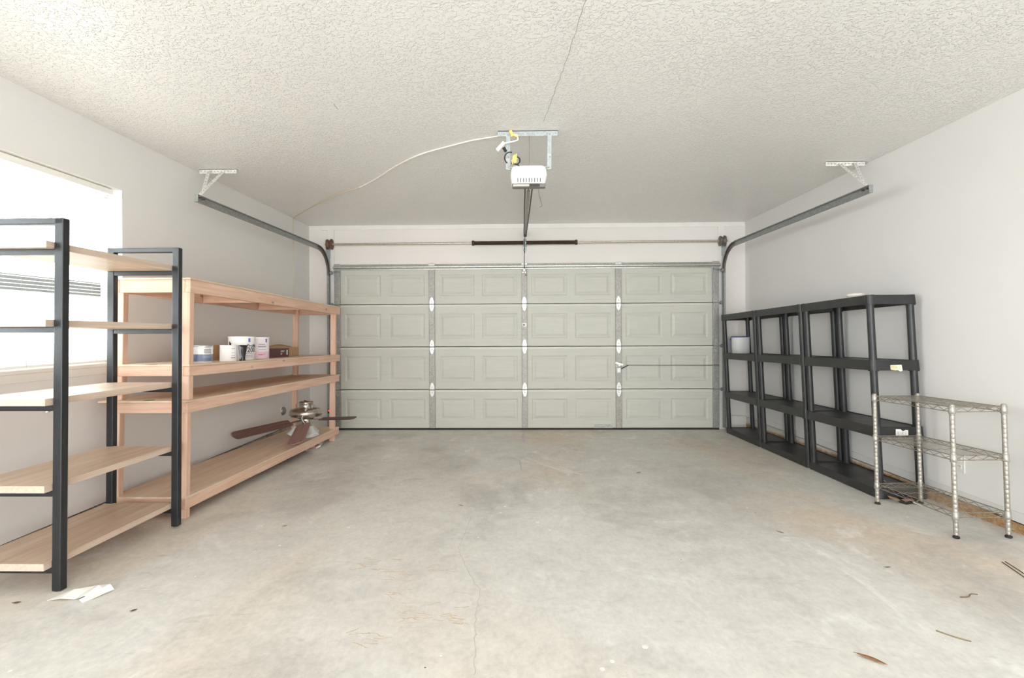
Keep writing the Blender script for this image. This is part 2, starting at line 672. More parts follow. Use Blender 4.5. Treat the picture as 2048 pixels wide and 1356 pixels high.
M['ink_soft'] = simple('faded_grey_ink', (158, 158, 162), 0.5)
M['ink_violet'] = simple('violet_ink', (106, 100, 178), 0.5)
M['ink_pink'] = simple('pink_ink', (206, 130, 160), 0.5)
M['white_ink'] = simple('white_ink', (226, 220, 214), 0.5)
M['maroon'] = simple('maroon_carton', (86, 42, 52), 0.5, var=0.1)
M['cardboard'] = simple('brown_cardboard', (182, 150, 116), 0.8, var=0.06)
M['blue_rim'] = simple('blue_plastic_rim', (66, 70, 146), 0.4)
M['label_blue'] = simple('blue_label', (60, 92, 156), 0.4)
M['black_paint'] = simple('black_paint', (30, 29, 30), 0.35)
M['paper'] = simple('white_paper', (236, 234, 228), 0.8, var=0.03)
M['sticker'] = simple('cream_sticker', (226, 218, 196), 0.7, var=0.08, scale=60)
M['sticker_yellow'] = simple('faded_yellow_print', (206, 200, 150), 0.7, var=0.1, scale=80)
M['leaf'] = simple('dry_brown_leaf', (150, 108, 74), 0.8, var=0.25, scale=60)
M['leaf_dark'] = simple('dark_dry_leaf', (104, 84, 66), 0.8, var=0.25, scale=60)
M['twig'] = simple('dry_twig', (128, 112, 88), 0.8, var=0.2, scale=60)
M['crack'] = simple('crack_shadow', (166, 161, 152), 0.9)  # plain grey for the ceiling crack and scratch
M['crack_floor'] = simple('floor_crack', (192, 186, 176), 0.9)
M['chalk_pink'] = simple('pink_chalk', (208, 192, 198), 0.9)
M['headrail'] = simple('white_blind_slat', (238, 237, 232), 0.5, var=0.01)
M['blind'] = mat_slat()
M['vinyl'] = simple('grey_window_frame', (116, 118, 120), 0.5)  # white vinyl darkened: backlit shade put into the meeting rail colour
M['vinyl_light'] = simple('white_window_frame', (222, 221, 217), 0.5)
M['glass'] = mat_glass()
M['plate'] = simple('wall_plate', (222, 220, 215), 0.45, var=0.02)
M['ground'] = simple('pale_outdoor_concrete', (205, 203, 196), 0.9)
M['grey_cap'] = simple('grey_metal_cap', (150, 147, 146), 0.35, 0.5)
M['lid'] = simple('off_white_lid', (226, 221, 210), 0.45)

# ------------------------------------------------------------------ the room
XL, XR, ZC = -2.667, 2.764, 2.557
Y0 = -4.5
GL, GR = 0.157, 0.155          # bottom edge of the drywall left / right
WY0, WY1, WZ0, WZ1 = 1.25, 3.222, 1.045, 2.188

b = MB()
b.prism([(Y0, fz(Y0)), (6.7, fz(6.7)), (6.7, -0.25), (Y0, -0.25)], 'x', -2.95, 3.05)
floor = struct(b.build('floor', M['floor']))

b = MB()
b.box(-2.95, 3.05, Y0, 6.45, ZC, ZC + 0.15)
ceiling = struct(b.build('ceiling', M['ceiling']))


def ribbon(path, wd, z, up, name, mat, parent):
    """a hairline crack or chalk streak: a thin strip hugging its surface"""
    mb = MB()
    for i in range(len(path) - 1):
        (x0, y0), (x1, y1) = path[i], path[i + 1]
        mb.bar((x0, y0, z(y0) + up), (x1, y1, z(y1) + up), wd if not callable(wd) else wd(i), 0.0008)
    return mb.build(name, mat, parent)


def jag(pts, k, amp):
    out = []
    for i in range(len(pts) - 1):
        for j in range(k):
            t = j / k
            out.append((pts[i][0] + (pts[i + 1][0] - pts[i][0]) * t + rnd.uniform(-amp, amp),
                        pts[i][1] + (pts[i + 1][1] - pts[i][1]) * t))
    out.append(pts[-1])
    return out


lab(ribbon(jag([(0.30, 1.6), (0.263, 1.957), (0.241, 2.208), (0.209, 2.532), (0.181, 2.777), (0.147, 3.096)], 7, 0.004),
           0.0028, lambda y: ZC, -0.0006, 'crack', M['crack'], ceiling), 'thin dark crack in ceiling')
ribbon([(-1.081, 2.811), (-1.084, 2.85), (-1.083, 2.882)], 0.004, lambda y: ZC, -0.0006, 'scratch', M['crack'], ceiling)
lab(ribbon(jag([(-0.318, 3.02), (-0.33, 2.742), (-0.339, 2.574), (-0.3, 2.426), (-0.23, 2.222), (-0.185, 2.124), (-0.184, 1.901), (-0.171, 1.715), (-0.161, 1.586)], 8, 0.006),
           0.0022, fz, 0.0006, 'crack', M['crack_floor'], floor), 'hairline crack in concrete')
lab(ribbon(jag([(-0.022, 4.5), (-0.008, 4.147)], 4, 0.004), 0.006, fz, 0.0006, 'crack', M['crack_floor'], floor), 'short dark crack')
lab(ribbon(jag([(0.02, 5.95), (0.012, 5.57), (0.02, 5.3)], 3, 0.01), 0.03, fz, 0.0005, 'chalk_streak', M['chalk_pink'], floor), 'faint pink chalk streak')

# walls (drywall stops above a concrete curb)
b = MB()
t = 0.14
b.box(XL - t, XL, Y0, WY0, GL, ZC)
b.box(XL - t, XL, WY1, 6.45, GL, ZC)
b.box(XL - t, XL, WY0, WY1, GL, WZ0 - 0.024)
b.box(XL - t, XL, WY0, WY1, WZ1, ZC)
wall_left = struct(b.build('wall_left', M['wall']))
b = MB()
b.box(XR, XR + t, Y0, 6.45, 0.213, ZC)
b.box(XR, XR + t, Y0, 6.45, GR, 0.2095)
b.box(XR + 0.004, XR + t, Y0, 6.45, 0.205, 0.217)
wall_right = struct(b.build('wall_right', M['wall']))

b = MB()
b.prism([(Y0, fz(Y0) - 0.05), (6.11, -0.05), (6.11, GR - 0.006), (Y0, GR - 0.006)], 'x', XR + 0.002, XR + 0.13)
b.box(XR + 0.025, XR + 0.12, Y0, 6.45, 0.1, 0.2, 1)
struct(b.build('baseboard_right', [M['curb_right'], M['dark_gap']]))
b = MB()
b.prism([(Y0, fz(Y0) - 0.05), (6.11, -0.05), (6.11, GL - 0.011), (Y0, GL - 0.013)], 'x', XL - 0.13, XL - 0.002)
b.box(XL - 0.12, XL - 0.025, Y0, 6.45, 0.1, 0.2, 1)
struct(b.build('baseboard_left', [M['curb_left'], M['dark_gap']]))

# back wall with the door opening
OX0, OX1, OZ = -2.33, 2.42, 2.06
b = MB()
b.box(XL - 0.05, OX0, D, D + 0.14, 0.165, ZC)
b.box(OX1, XR + 0.05, D, D + 0.14, 0.165, ZC)
b.box(OX0, OX1, D, D + 0.14, OZ, ZC)
wall_back = struct(b.build('wall_back', M['header']))
b = MB()
for x0, x1 in ((XL - 0.05, OX0), (OX1, XR + 0.05)):
    b.box(x0, x1, D + 0.002, D + 0.13, -0.1, 0.161)
    b.box(x0, x1, D + 0.02, D + 0.12, 0.1, 0.2, 1)
struct(b.build('baseboard_back', [M['trim'], M['dark_gap']]))
b = MB()
b.box(XL + 0.16, XR - 0.02, D - 0.012, D, 2.50, ZC)
struct(b.build('trim_1', M['trim'], bevel=0.003))
for i, (x0, x1) in enumerate(((-2.425, -2.345), (2.425, 2.505))):
    b = MB()
    b.box(x0, x1, D - 0.02, D, 0.0, 2.50)
    struct(b.build('trim_%d' % (i + 2), M['trim'], bevel=0.003))

# window: frame, sill, apron
win = bpy.data.objects.new('window_1', None)
COL.objects.link(win)
win.location = (XL, (WY0 + WY1) / 2, WZ0)
struct(win)
wy = (WY0 + WY1) / 2


def wl(p):
    return Vector((p[0] - XL, p[1] - wy, p[2] - WZ0))


xo = XL - 0.125
b = MB()
for y0, y1 in ((WY0, WY0 + 0.05), (WY1 - 0.05, WY1)):
    b.box(xo - 0.02, xo + 0.03, y0, y1, WZ0 + 0.05, WZ1 - 0.05)
b.box(xo - 0.02, xo + 0.03, WY0, WY1, WZ0, WZ0 + 0.05)
b.box(xo - 0.02, xo + 0.03, WY0, WY1, WZ1 - 0.05, WZ1)
b.build('window_frame', M['vinyl_light'], win, 0.003, wl)
b = MB()
b.box(xo - 0.015, xo + 0.02, WY0 + 0.05, WY1 - 0.02, 1.475, 1.565)
b.build('meeting_rail', M['vinyl'], win, 0.003, wl)
b = MB()
b.box(xo - 0.004, xo, WY0 + 0.04, WY1 - 0.04, WZ0 + 0.04, WZ1 - 0.04)
b.build('pane', M['glass'], win, 0, wl)
b = MB()
b.box(XL - t, XL + 0.012, WY0 + 0.0005, WY1 - 0.0005, WZ0 - 0.024, WZ0 - 0.001)
struct(b.build('trim_4', M['trim'], bevel=0.003))
b = MB()
b.box(XL, XL + 0.008, WY0 - 0.02, WY1 + 0.01, 0.975, WZ0 - 0.024)
struct(b.build('trim_5', M['trim'], bevel=0.002))

# horizontal blind hanging in the window
bl = thing('window_blind', 'white horizontal mini blind lowered over the left wall window', 'blind', (XL - 0.05, wy, WZ1))


def bll(p):
    return Vector((p[0] - (XL - 0.05), p[1] - wy, p[2] - WZ1))


b = MB()
b.box(XL - 0.068, XL - 0.03, WY0 + 0.015, WY1 - 0.035, WZ1 - 0.042, WZ1 - 0.006)
b.build('headrail', M['headrail'], bl, 0.003, bll)
b = MB()
nsl = 53
for i in range(nsl):
    z = WZ1 - 0.055 - i * 0.0208
    if z < WZ0 + 0.026:
        break
    y0, y1 = WY0 + 0.02, WY1 - 0.04
    xs = [(-0.0125, -0.0022), (-0.006, 0.0002), (0.0, 0.001), (0.006, 0.0002), (0.0125, -0.0022)]
    cx = XL - 0.05
    vs = [(cx + x, y, z + dz) for y in (y0, y1) for x, dz in xs]
    b.add(vs, [(j, j + 1, j + 6, j + 5) for j in range(4)], 0, True)
so = b.build('slats', M['blind'], bl, 0, bll)
so['kind'] = 'stuff'
b = MB()
b.box(XL - 0.064, XL - 0.036, WY0 + 0.02, WY1 - 0.04, WZ0 + 0.004, WZ0 + 0.018)
b.build('bottom_rail', M['headrail'], bl, 0.003, bll)
for y in (1.45, 2.05, 2.62, 2.80, WY1 - 0.16):
    b = MB()
    for dx in (-0.0135, 0.0135):
        b.cyl((XL - 0.05 + dx, y, WZ0 + 0.01), (XL - 0.05 + dx, y, WZ1 - 0.03), 0.0009, 6)
    b.build('ladder_cord', M['wire_grey'], bl, 0, bll)

b = MB()
b.box(-14, XL - 0.3, -6, 14, -0.3, -0.05)
struct(b.build('ground', M['ground']))

# light portals where the sky comes in (window and the unseen rear end, left open to add sky fill)
portal('window_portal', (XL - 0.2, wy, (WZ0 + WZ1) / 2), (0, -math.pi / 2, 0), WZ1 - WZ0, WY1 - WY0)
portal('rear_portal', (0, Y0 - 0.02, 1.3), (math.pi / 2, 0, 0), 5.8, 2.9)

# ------------------------------------------------------------------ garage door
door = bpy.data.objects.new('door_1', None)
COL.objects.link(door)
door['kind'] = 'structure'
door['label'] = 'closed pale green-grey sectional garage door of four embossed panels'
DX0, DX1 = -2.327, 2.419
YD = 6.075                      # inner face of the door skin
JZ = [0.018, 0.500, 1.031, 1.560, 2.020]
ST = [(-2.327, -2.258), (-1.150, -1.078), (0.002, 0.066), (1.156, 1.226), (2.341, 2.419)]
for k in range(4):
    z0, z1 = JZ[k], JZ[k + 1]
    b = MB()
    # skin tiled by a grid with raised panels
    xs = [DX0]
    rects = []
    for i in range(4):
        a, c = ST[i][1], ST[i + 1][0]
        L = c - a
        rects += [(a + 0.055, a + 0.055 + L * 0.405), (c - 0.055 - L * 0.405, c - 0.055)]
    zr0 = z0 + 0.10
    zr1 = z1 - 0.115 if k < 3 else z1 - 0.09
    xc = [DX0] + [v for r in rects for v in r] + [DX1]
    zc = [z0 + 0.005, zr0, zr1, z1 - 0.004]
    for i in range(len(xc) - 1):
        for j in range(3):
            x0, x1, a0, a1 = xc[i], xc[i + 1], zc[j], zc[j + 1]
            if j == 1 and i % 2 == 1:
                lo = [[(x0 + e, YD + dy, a0 + e), (x1 - e, YD + dy, a0 + e), (x1 - e, YD + dy, a1 - e), (x0 + e, YD + dy, a1 - e)]
                      for e, dy in ((0, 0), (0.014, 0.0065), (0.026, 0.0065), (0.052, -0.001))]
                b.rings(lo, 0, cap0=False, cap1=True)
            else:
                b.add([(x0, YD, a0), (x1, YD, a0), (x1, YD, a1), (x0, YD, a1)], [(0, 1, 2, 3)])
    # rolled bead along the joints
    if k < 3:
        pass
    b.box(DX0, DX1, YD + 0.024, YD + 0.045, z0 - 0.004, z1 + 0.004)
    sec = b.build('door_section', M['door'], door)
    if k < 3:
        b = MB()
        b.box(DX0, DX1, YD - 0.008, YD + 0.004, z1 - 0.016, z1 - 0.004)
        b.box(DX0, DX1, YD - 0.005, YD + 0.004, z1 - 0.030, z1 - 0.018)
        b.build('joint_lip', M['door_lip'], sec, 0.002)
    for i, (x0, x1) in enumerate(ST):
        b = MB()
        mm = M['stile_end'] if i in (0, 4) else M['stile']
        za, zb = z0 + 0.006, z1 - 0.006
        b.box(x0, x1, YD - 0.022, YD + 0.01, za, zb)
        b.build('stile', mm, door, 0.003)


def teardrop(cx, cz, dirn, wdt, hgt, n=10):
    pts = []
    for i in range(n + 1):
        a = math.pi * i / n
        # rounded base, pointed tip
        pts.append((cx + wdt / 2 * math.cos(a), cz + dirn * (0.012 + hgt * (math.sin(a) ** 1.6))))
    pts += [(cx - wdt / 2 * 0.8, cz + dirn * 0.0), (cx + wdt / 2 * 0.8, cz + dirn * 0.0)]
    return pts if dirn > 0 else pts[::-1]


for k in (1, 2, 3):
    for i, (x0, x1) in enumerate(ST):
        cx = (x0 + x1) / 2
        mm = M['hinge'] if i in (1, 2, 3) else M['strut']
        b = MB()
        yf = YD - 0.023
        b.prism(teardrop(cx, JZ[k] + 0.004, 1, 0.058, 0.072), 'y', yf - 0.004, yf)
        b.prism(teardrop(cx, JZ[k] - 0.004, -1, 0.058, 0.072), 'y', yf - 0.004, yf)
        h = b.build('hinge', mm, door)
        b = MB()
        b.cyl((cx - 0.034, yf - 0.006, JZ[k]), (cx + 0.034, yf - 0.006, JZ[k]), 0.006, 10)
        for sz in (1, -1):
            b.cyl((cx, yf - 0.010, JZ[k] + sz * 0.035), (cx, yf - 0.004, JZ[k] + sz * 0.035), 0.006, 8)
        b.cyl((cx, yf - 0.016, JZ[k]), (cx, yf - 0.004, JZ[k]), 0.009, 8)
        b.build('hinge_pin', M['track'], h)
        if i in (0, 4):
            b = MB()
            sx = -1 if i == 0 else 1
            b.cyl((cx, yf - 0.012, JZ[k]), (cx + sx * 0.075, yf - 0.012, JZ[k]), 0.006, 8)
            b.cyl((cx + sx * 0.052, yf - 0.012, JZ[k]), (cx + sx * 0.07, yf - 0.012, JZ[k]), 0.021, 14)
            b.build('roller', M['track'], door)

# stiffening strut over the top section
b = MB()
yt = YD - 0.022
prof = [(yt - 0.002, 1.988), (yt - 0.004, 2.004), (yt - 0.036, 2.010), (yt - 0.036, 2.030), (yt - 0.006, 2.038), (yt - 0.003, 2.058), (yt, 2.058), (yt + 0.004, 2.058), (yt + 0.004, 1.988)]
b.prism(prof, 'x', DX0 - 0.01, DX1 + 0.01)
b.build('strut', M['strut'], door, 0.0015)
b = MB()
b.box(DX0, DX1, YD - 0.03, YD + 0.03, 2.058, 2.072)
b.build('top_rail', M['header'], door, 0.002)
for i, (x0, x1) in enumerate(ST):
    b = MB()
    b.box(x0 - 0.004, x1 + 0.004, yt - 0.010, yt, 2.036, 2.066)
    b.build('strut_clip', M['strut'], door, 0.002)
# top fixtures with rollers
for sx, x in ((-1, ST[0]), (1, ST[4])):
    b = MB()
    cx = (x[0] + x[1]) / 2
    b.box(cx - 0.034, cx + 0.034, yt - 0.012, yt, 1.925, 1.972)
    b.box(cx - 0.034, cx + 0.034, yt - 0.05, yt, 1.968, 1.974)
    b.cyl((cx, yt - 0.04, 1.955), (cx + sx * 0.08, yt - 0.04, 1.955), 0.006, 8)
    b.cyl((cx + sx * 0.05, yt - 0.04, 1.955), (cx + sx * 0.072, yt - 0.04, 1.955), 0.021, 14)
    b.build('top_bracket', M['track'], door)
# bottom seal
b = MB()
b.box(DX0, DX1, YD - 0.012, YD + 0.03, -0.002, 0.020)
b.build('bottom_seal', M['rubber'], door, 0.003)
# step plate near the floor
b = MB()
b.box(0.895, 1.105, YD - 0.004, YD, 0.022, 0.066)
b.box(0.885, 1.115, YD - 0.014, YD, 0.022, 0.040)
for dx in (-0.07, 0.07):
    b.cyl((1.0 + dx, YD - 0.008, 0.056), (1.0 + dx, YD - 0.003, 0.056), 0.006, 8, 1)
b.build('lift_plate', [M['strut'], M['track']], door, 0.0015)
# lock: T handle and side rod
cx = 1.191
b = MB()
b.lathe([(0.03, 0), (0.034, 0.012), (0.028, 0.03), (0.012, 0.045)], (cx, YD - 0.024 - 0.0, 0.80), 'y', 20)
for p in b.v[:]:
    pass
b.v = [(x, 2 * (YD - 0.024) - y, z) for x, y, z in b.v]
b.bar((cx - 0.05, YD - 0.066, 0.832), (cx + 0.045, YD - 0.066, 0.802), 0.02, 0.028)
b.box(cx - 0.036, cx + 0.030, YD - 0.034, YD - 0.022, 0.772, 0.80)
b.box(cx - 0.022, cx + 0.022, YD - 0.036, YD - 0.022, 0.705, 0.766)
lk = b.build('lock_handle', M['hinge'], door, 0.003)
b = MB()
b.bar((cx + 0.028, YD - 0.032, 0.752), (cx + 0.112, YD - 0.03, 0.797), 0.008, 0.012)
b.build('lock_arm', M['dark_plastic'], door)
b = MB()
b.bar((cx + 0.10, YD - 0.030, 0.797), (2.40, YD - 0.030, 0.792), 0.006, 0.009)
b.box(2.345, 2.41, YD - 0.038, YD - 0.020, 0.782, 0.804)
b.build('lock_rod', M['grey_base'], door)
# arm bracket, sticker and release cord on the centre stile
b = MB()
b.box(0.008, 0.030, yt - 0.012, yt, 1.938, 1.956)
b.box(0.040, 0.060, yt - 0.012, yt, 1.938, 1.956)
b.box(0.022, 0.046, yt - 0.03, yt, 1.958, 1.985)
b.build('arm_bracket', M['hinge'], door, 0.002)
b = MB()
b.box(0.006, 0.060, yt - 0.0015, yt, 1.275, 1.323)
stk = lab(b.build('sticker', M['paper'], door), 'small white sticker')


def text_mesh(name, body, size, mat, parent, xf, bold=0.0, ext=0.0006):
    cu = bpy.data.curves.new(name, 'FONT')
    cu.body = body
    cu.size = size
    cu.offset = bold
    cu.extrude = ext
    cu.resolution_u = 4
    tmp = bpy.data.objects.new(name + '_tmp', cu)
    COL.objects.link(tmp)
    bpy.context.view_layer.update()
    dg = bpy.context.evaluated_depsgraph_get()
    me = bpy.data.meshes.new_from_object(tmp.evaluated_get(dg))
    bpy.data.objects.remove(tmp)
    bpy.data.curves.remove(cu)
    me.name = name
    for v in me.vertices:
        v.co = xf(v.co)
    me.materials.clear()
    me.materials.append(mat)
    o = bpy.data.objects.new(name, me)
    COL.objects.link(o)
    o.parent = parent
    return o


text_mesh('letters', 'JR', 0.036, M['ink'], stk, lambda p: Vector((0.012 + p.x, yt - 0.002 - p.z, 1.286 + p.y)), 0.0006)

# ------------------------------------------------------------------ door tracks
def track(name, label, sx, xt, ye, hang):
    root = thing(name, label, 'door track', (xt, 6.02, 0.0), group='garage door tracks')
    off = Vector((xt, 6.02, 0.0))

    def L(p):
        return Vector(p) - off
    # C channel swept along vertical, curve and horizontal
    R = 0.30
    zt = 2.222
    yv = 6.02
    path = [(yv, 0.03), (yv, zt - R)]
    for i in range(1, 13):
        a = math.pi / 2 * i / 12
        path.append((yv - R + R * math.cos(a), zt - R + R * math.sin(a)))
    path.append((ye, zt + 0.0))
    # cross section (along normal n, along x)
    W, lip, dp = 0.052, 0.010, 0.020
    sec = [(-W / 2, dp), (-W / 2 + 0.0, 0), (W / 2, 0), (W / 2, dp)]
    loops = []
    for i, (y, z) in enumerate(path):
        if i == 0:
            ty, tz = 0, 1
        elif i == len(path) - 1:
            ty, tz = -1, 0
        else:
            dy = path[i + 1][0] - path[i - 1][0]
            dz = path[i + 1][1] - path[i - 1][1]
            q = math.hypot(dy, dz)
            ty, tz = dy / q, dz / q
            if i == 1:
                ty, tz = 0, 1
        ny, nz = tz, -ty          # outward (away from room) normal
        row = []
        th = 0.0022
        outer = [(-W / 2, dp), (-W / 2, 0), (W / 2, 0), (W / 2, dp)]
        inner = [(W / 2 - th, dp), (W / 2 - th, th), (-W / 2 + th, th), (-W / 2 + th, dp)]
        for n_, x_ in outer + inner:
            row.append((xt - sx * (x_ - dp / 2) * 1.0, y + ny * n_, z + nz * n_))
        loops.append(row)
    b = MB()
    v1 = [loops[0], loops[1]]
    b.rings(v1)
    b.build('vertical_rail', M['track'], root, 0, L)
    b = MB()
    b.rings(loops[1:14])
    b.build('curved_rail', M['track_edge'], root, 0, L)
    b = MB()
    b.rings(loops[13:])
    # rolled upper edge seen dark from the room
    b.box(xt - 0.003 - 0.011, xt + 0.003 + 0.008, ye, yv - R - 0.02, zt + 0.024, zt + 0.030)
    b.build('horizontal_rail', M['track'], root, 0, L)
    # wall angle behind the vertical rail
    b = MB()
    xw = xt + sx * 0.028
    b.box(xt + sx * 0.012, xt + sx * 0.020, yv - 0.012, D - 0.02, 0.03, 2.18)
    b.box(xt + sx * 0.012, xt + sx * 0.045, D - 0.024, D - 0.02, 0.03, 2.18)
    b.build('wall_angle', M['strut'], root, 0, L)
    # flag bracket joining curve and wall
    b = MB()
    b.bar((xt + sx * 0.012, yv - 0.085, 2.15), (xt + sx * 0.014, D - 0.02, 2.155), 0.004, 0.03)
    b.build('flag_bracket', M['angle'], root, 0, L)
    # hanger: perforated ceiling angle, diagonal and short arms
    cxh, yh = hang
    holes = []

    def perf(p, q, name, n):
        bb = MB()
        p, q = Vector(p), Vector(q)
        bb.bar(p, q, 0.032, 0.003, (0, -1, 0.2), 0)
        d = (q - p)
        for i in range(n):
            c = p + d * ((i + 0.5) / n)
            bb.cyl(c + Vector((0, -0.0028, 0)), c + Vector((0, 0.003, 0)), 0.0042, 8, 1)
        return bb.build(name, [M['bracket'], M['track']], root, 0, L)
    b = MB()
    x0, x1 = cxh - 0.152, cxh + 0.152
    b.box(x0, x1, yh, yh + 0.003, ZC - 0.034, ZC)
    b.box(x0, x1, yh, yh + 0.032, ZC - 0.003, ZC)
    for i in range(11):
        xh = x0 + 0.015 + i * (x1 - x0 - 0.03) / 10
        b.cyl((xh, yh - 0.001, ZC - 0.017), (xh, yh + 0.002, ZC - 0.017), 0.0045, 8, 1)
    b.build('ceiling_angle', [M['bracket'], M['track']], root, 0, L)
    pe = (xt + sx * 0.006, ye + 0.03, zt + 0.02)
    perf((cxh - sx * 0.045, yh - 0.004, ZC - 0.02), pe, 'diagonal_brace', 12)
    perf((cxh + sx * 0.075, yh - 0.004, ZC - 0.02), (xt + sx * 0.03, ye + 0.13, zt + 0.10), 'short_brace', 6)
    b = MB()
    b.box(xt - 0.012, xt + 0.014, ye - 0.002, ye + 0.004, zt - 0.026, zt + 0.028)
    b.build('end_plate', M['track'], root, 0, L)
    for dy in (0.03, 0.075):
        b = MB()
        b.cyl((xt - 0.014, ye + dy, zt + 0.012), (xt + 0.02, ye + dy, zt + 0.012), 0.007, 8)
        b.build('bolt', M['track_edge'], root, 0, L)
    return root


track('door_track', 'galvanised garage door track curving along the left wall', -1, -2.387, 3.555, (-2.459, 3.93))
track('door_track', 'galvanised garage door track curving along the right wall', 1, 2.462, 3.50, (2.562, 3.92))

# ------------------------------------------------------------------ torsion spring
ZS, YS = 2.308, 6.02
ts = thing('torsion_spring', 'rusty torsion spring on a steel shaft above the garage door', 'spring', (0.045, YS, ZS))


def tl(p):
    return Vector((p[0] - 0.045, p[1] - YS, p[2] - ZS))


b = MB()
b.cyl((-2.43, YS, ZS), (2.515, YS, ZS), 0.0125, 14)
b.build('shaft', M['shaft'], ts, 0, tl)
for x0, x1 in ((-0.575, 0.03), (0.06, 0.655)):
    b = MB()
    n = 52
    prof = []
    for i in range(n):
        xx = i / n * (x1 - x0)
        dx = (x1 - x0) / n
        prof += [(0.0205, xx), (0.0245, xx + dx * 0.3), (0.0245, xx + dx * 0.7), (0.0205, xx + dx)]
    b.lathe(prof, (x0, YS, ZS), 'x', 20)
    b.build('coil', M['spring'], ts, 0, tl)
for x in (-0.592, 0.672):
    b = MB()
    b.lathe([(0.016, -0.016), (0.030, -0.014), (0.032, 0.0), (0.030, 0.014), (0.016, 0.016)], (x, YS, ZS), 'x', 20)
    b.build('winding_cone', M['spring'], ts, 0, tl)
b = MB()
b.box(0.030, 0.060, YS - 0.02, D, ZS - 0.035, ZS + 0.035)
b.box(0.022, 0.068, D - 0.008, D, ZS - 0.09, ZS + 0.06)
b.lathe([(0.03, 0), (0.033, 0.01), (0.03, 0.03)], (0.03, YS, ZS), 'x', 18)
b.build('centre_bracket', M['angle'], ts, 0.002, tl)
for x, sx, mm, dm in ((-2.372, -1, 'drum_rust', 'rusty brown drum'), (2.448, 1, 'drum_grey', 'grey drum')):
    b = MB()
    b.lathe([(0.02, -0.036), (0.062, -0.03), (0.062, -0.020), (0.047, -0.014), (0.047, 0.012), (0.066, 0.02), (0.066, 0.03), (0.02, 0.034)], (x, YS, ZS), 'x', 24)
    lab(b.build('cable_drum', M[mm], ts, 0, tl), dm)
    b = MB()
    b.box(x + sx * 0.036 - 0.003, x + sx * 0.036 + 0.003, YS - 0.035, D - 0.02, ZS - 0.14, ZS + 0.05)
    b.box(x + sx * 0.036 - 0.02, x + sx * 0.036 + 0.02, D - 0.026, D - 0.02, ZS - 0.17, ZS + 0.06)
    b.build('end_bearing_plate', M['angle'], ts, 0, tl)

# ------------------------------------------------------------------ garage door opener
OPX, OPY = 0.052, 3.20
op = thing('garage_door_opener', 'white garage door opener hung from the ceiling centre', 'opener', (OPX, OPY, 2.557))


def ol(p):
    return Vector((p[0] - OPX, p[1] - OPY, p[2] - 2.557))


b = MB()
# front shell: rounded trapezoid lofted along y
loops = []
for yy, e in ((0.0, 0.02), (0.012, 0.006), (0.03, 0.0), (0.30, 0.0), (0.33, 0.01)):
    top, bot = 2.328 - e, 2.196 + e * 0.3
    hw_t, hw_b = 0.106 - e, 0.113 - e
    pts = []
    for sx, zt_, hw, a0 in ((1, top, 0.100, 0), (-1, top, 0.100, 90)):
        for i in range(6):
            a = math.radians(a0 + 90 * i / 5)
            r = 0.035
            pts.append((OPX + sx * (0.116 - e - r) + r * math.cos(a), OPY + yy, top - r + r * math.sin(a) * 0.9))
    pts += [(OPX - (0.120 - e), OPY + yy, 2.262), (OPX - (0.108 - e), OPY + yy, bot + 0.01), (OPX - (0.100 - e), OPY + yy, bot),
            (OPX + (0.100 - e), OPY + yy, bot), (OPX + (0.108 - e), OPY + yy, bot + 0.01), (OPX + (0.120 - e), OPY + yy, 2.262)]
    zlo = 2.196 + yy * 0.24
    pts = [(px, py, max(pz, zlo) if pz < 2.25 else pz) for px, py, pz in pts]
    loops.append(pts)
b.rings(loops, 0, True, True, False)
hs = b.build('motor_housing', M['white_plastic'], op, 0.002, ol)
b = MB()
for i in range(9):
    x = OPX - 0.072 + i * 0.0182
    b.box(x - 0.0025, x + 0.0025, OPY - 0.0015, OPY + 0.01, 2.206, 2.234)
b.build('vent_slots', M['dark_plastic'], hs, 0, ol)
b = MB()
b.prism([(OPY + 0.004, 2.176), (OPY + 0.05, 2.176), (OPY + 0.31, 2.252), (OPY + 0.31, 2.275), (OPY + 0.004, 2.198)], 'x', OPX - 0.108, OPX + 0.108)
b.build('base_tray', M['grey_base'], op, 0.004, ol)
b = MB()
b.box(OPX - 0.104, OPX + 0.002, OPY - 0.002, OPY + 0.02, 2.181, 2.193)
lab(b.build('light_lens', M['lens'], op, 0.002, ol), 'pale light lens')
b = MB()
b.box(OPX + 0.004, OPX + 0.07, OPY - 0.002, OPY + 0.02, 2.179, 2.194)
b.build('control_strip', M['dark_plastic'], op, 0.002, ol)
# ceiling angle and straps
b = MB()
b.box(-0.152, 0.242, 3.236, 3.240, 2.522, 2.557)
b.box(-0.152, 0.242, 3.236, 3.272, 2.553, 2.557)
for i in range(13):
    x = -0.14 + i * 0.031
    b.cyl((x, 3.2345, 2.538), (x, 3.238, 2.538), 0.004, 8, 1)
b.build('ceiling_angle', [M['angle'], M['track']], op, 0, ol)
for x, xb in ((-0.083, -0.086), (0.190, 0.186)):
    b = MB()
    b.bar((x, 3.232, 2.545), (xb, 3.232, 2.30), 0.027, 0.003, (0, 1, 0))
    b.bar((x - math.copysign(0.012, x), 3.246, 2.545), (xb - math.copysign(0.012, x), 3.246, 2.30), 0.003, 0.027, (0, 1, 0))
    for dz in (0.0, -0.15):
        b.cyl((x, 3.226, 2.53 + dz), (x, 3.232, 2.53 + dz), 0.006, 8, 1)
    b.cyl((xb, 3.224, 2.312), (xb - math.copysign(0.05, x), 3.24, 2.318), 0.006, 8)
    b.build('hanging_strap', [M['angle'], M['track']], op, 0, ol)
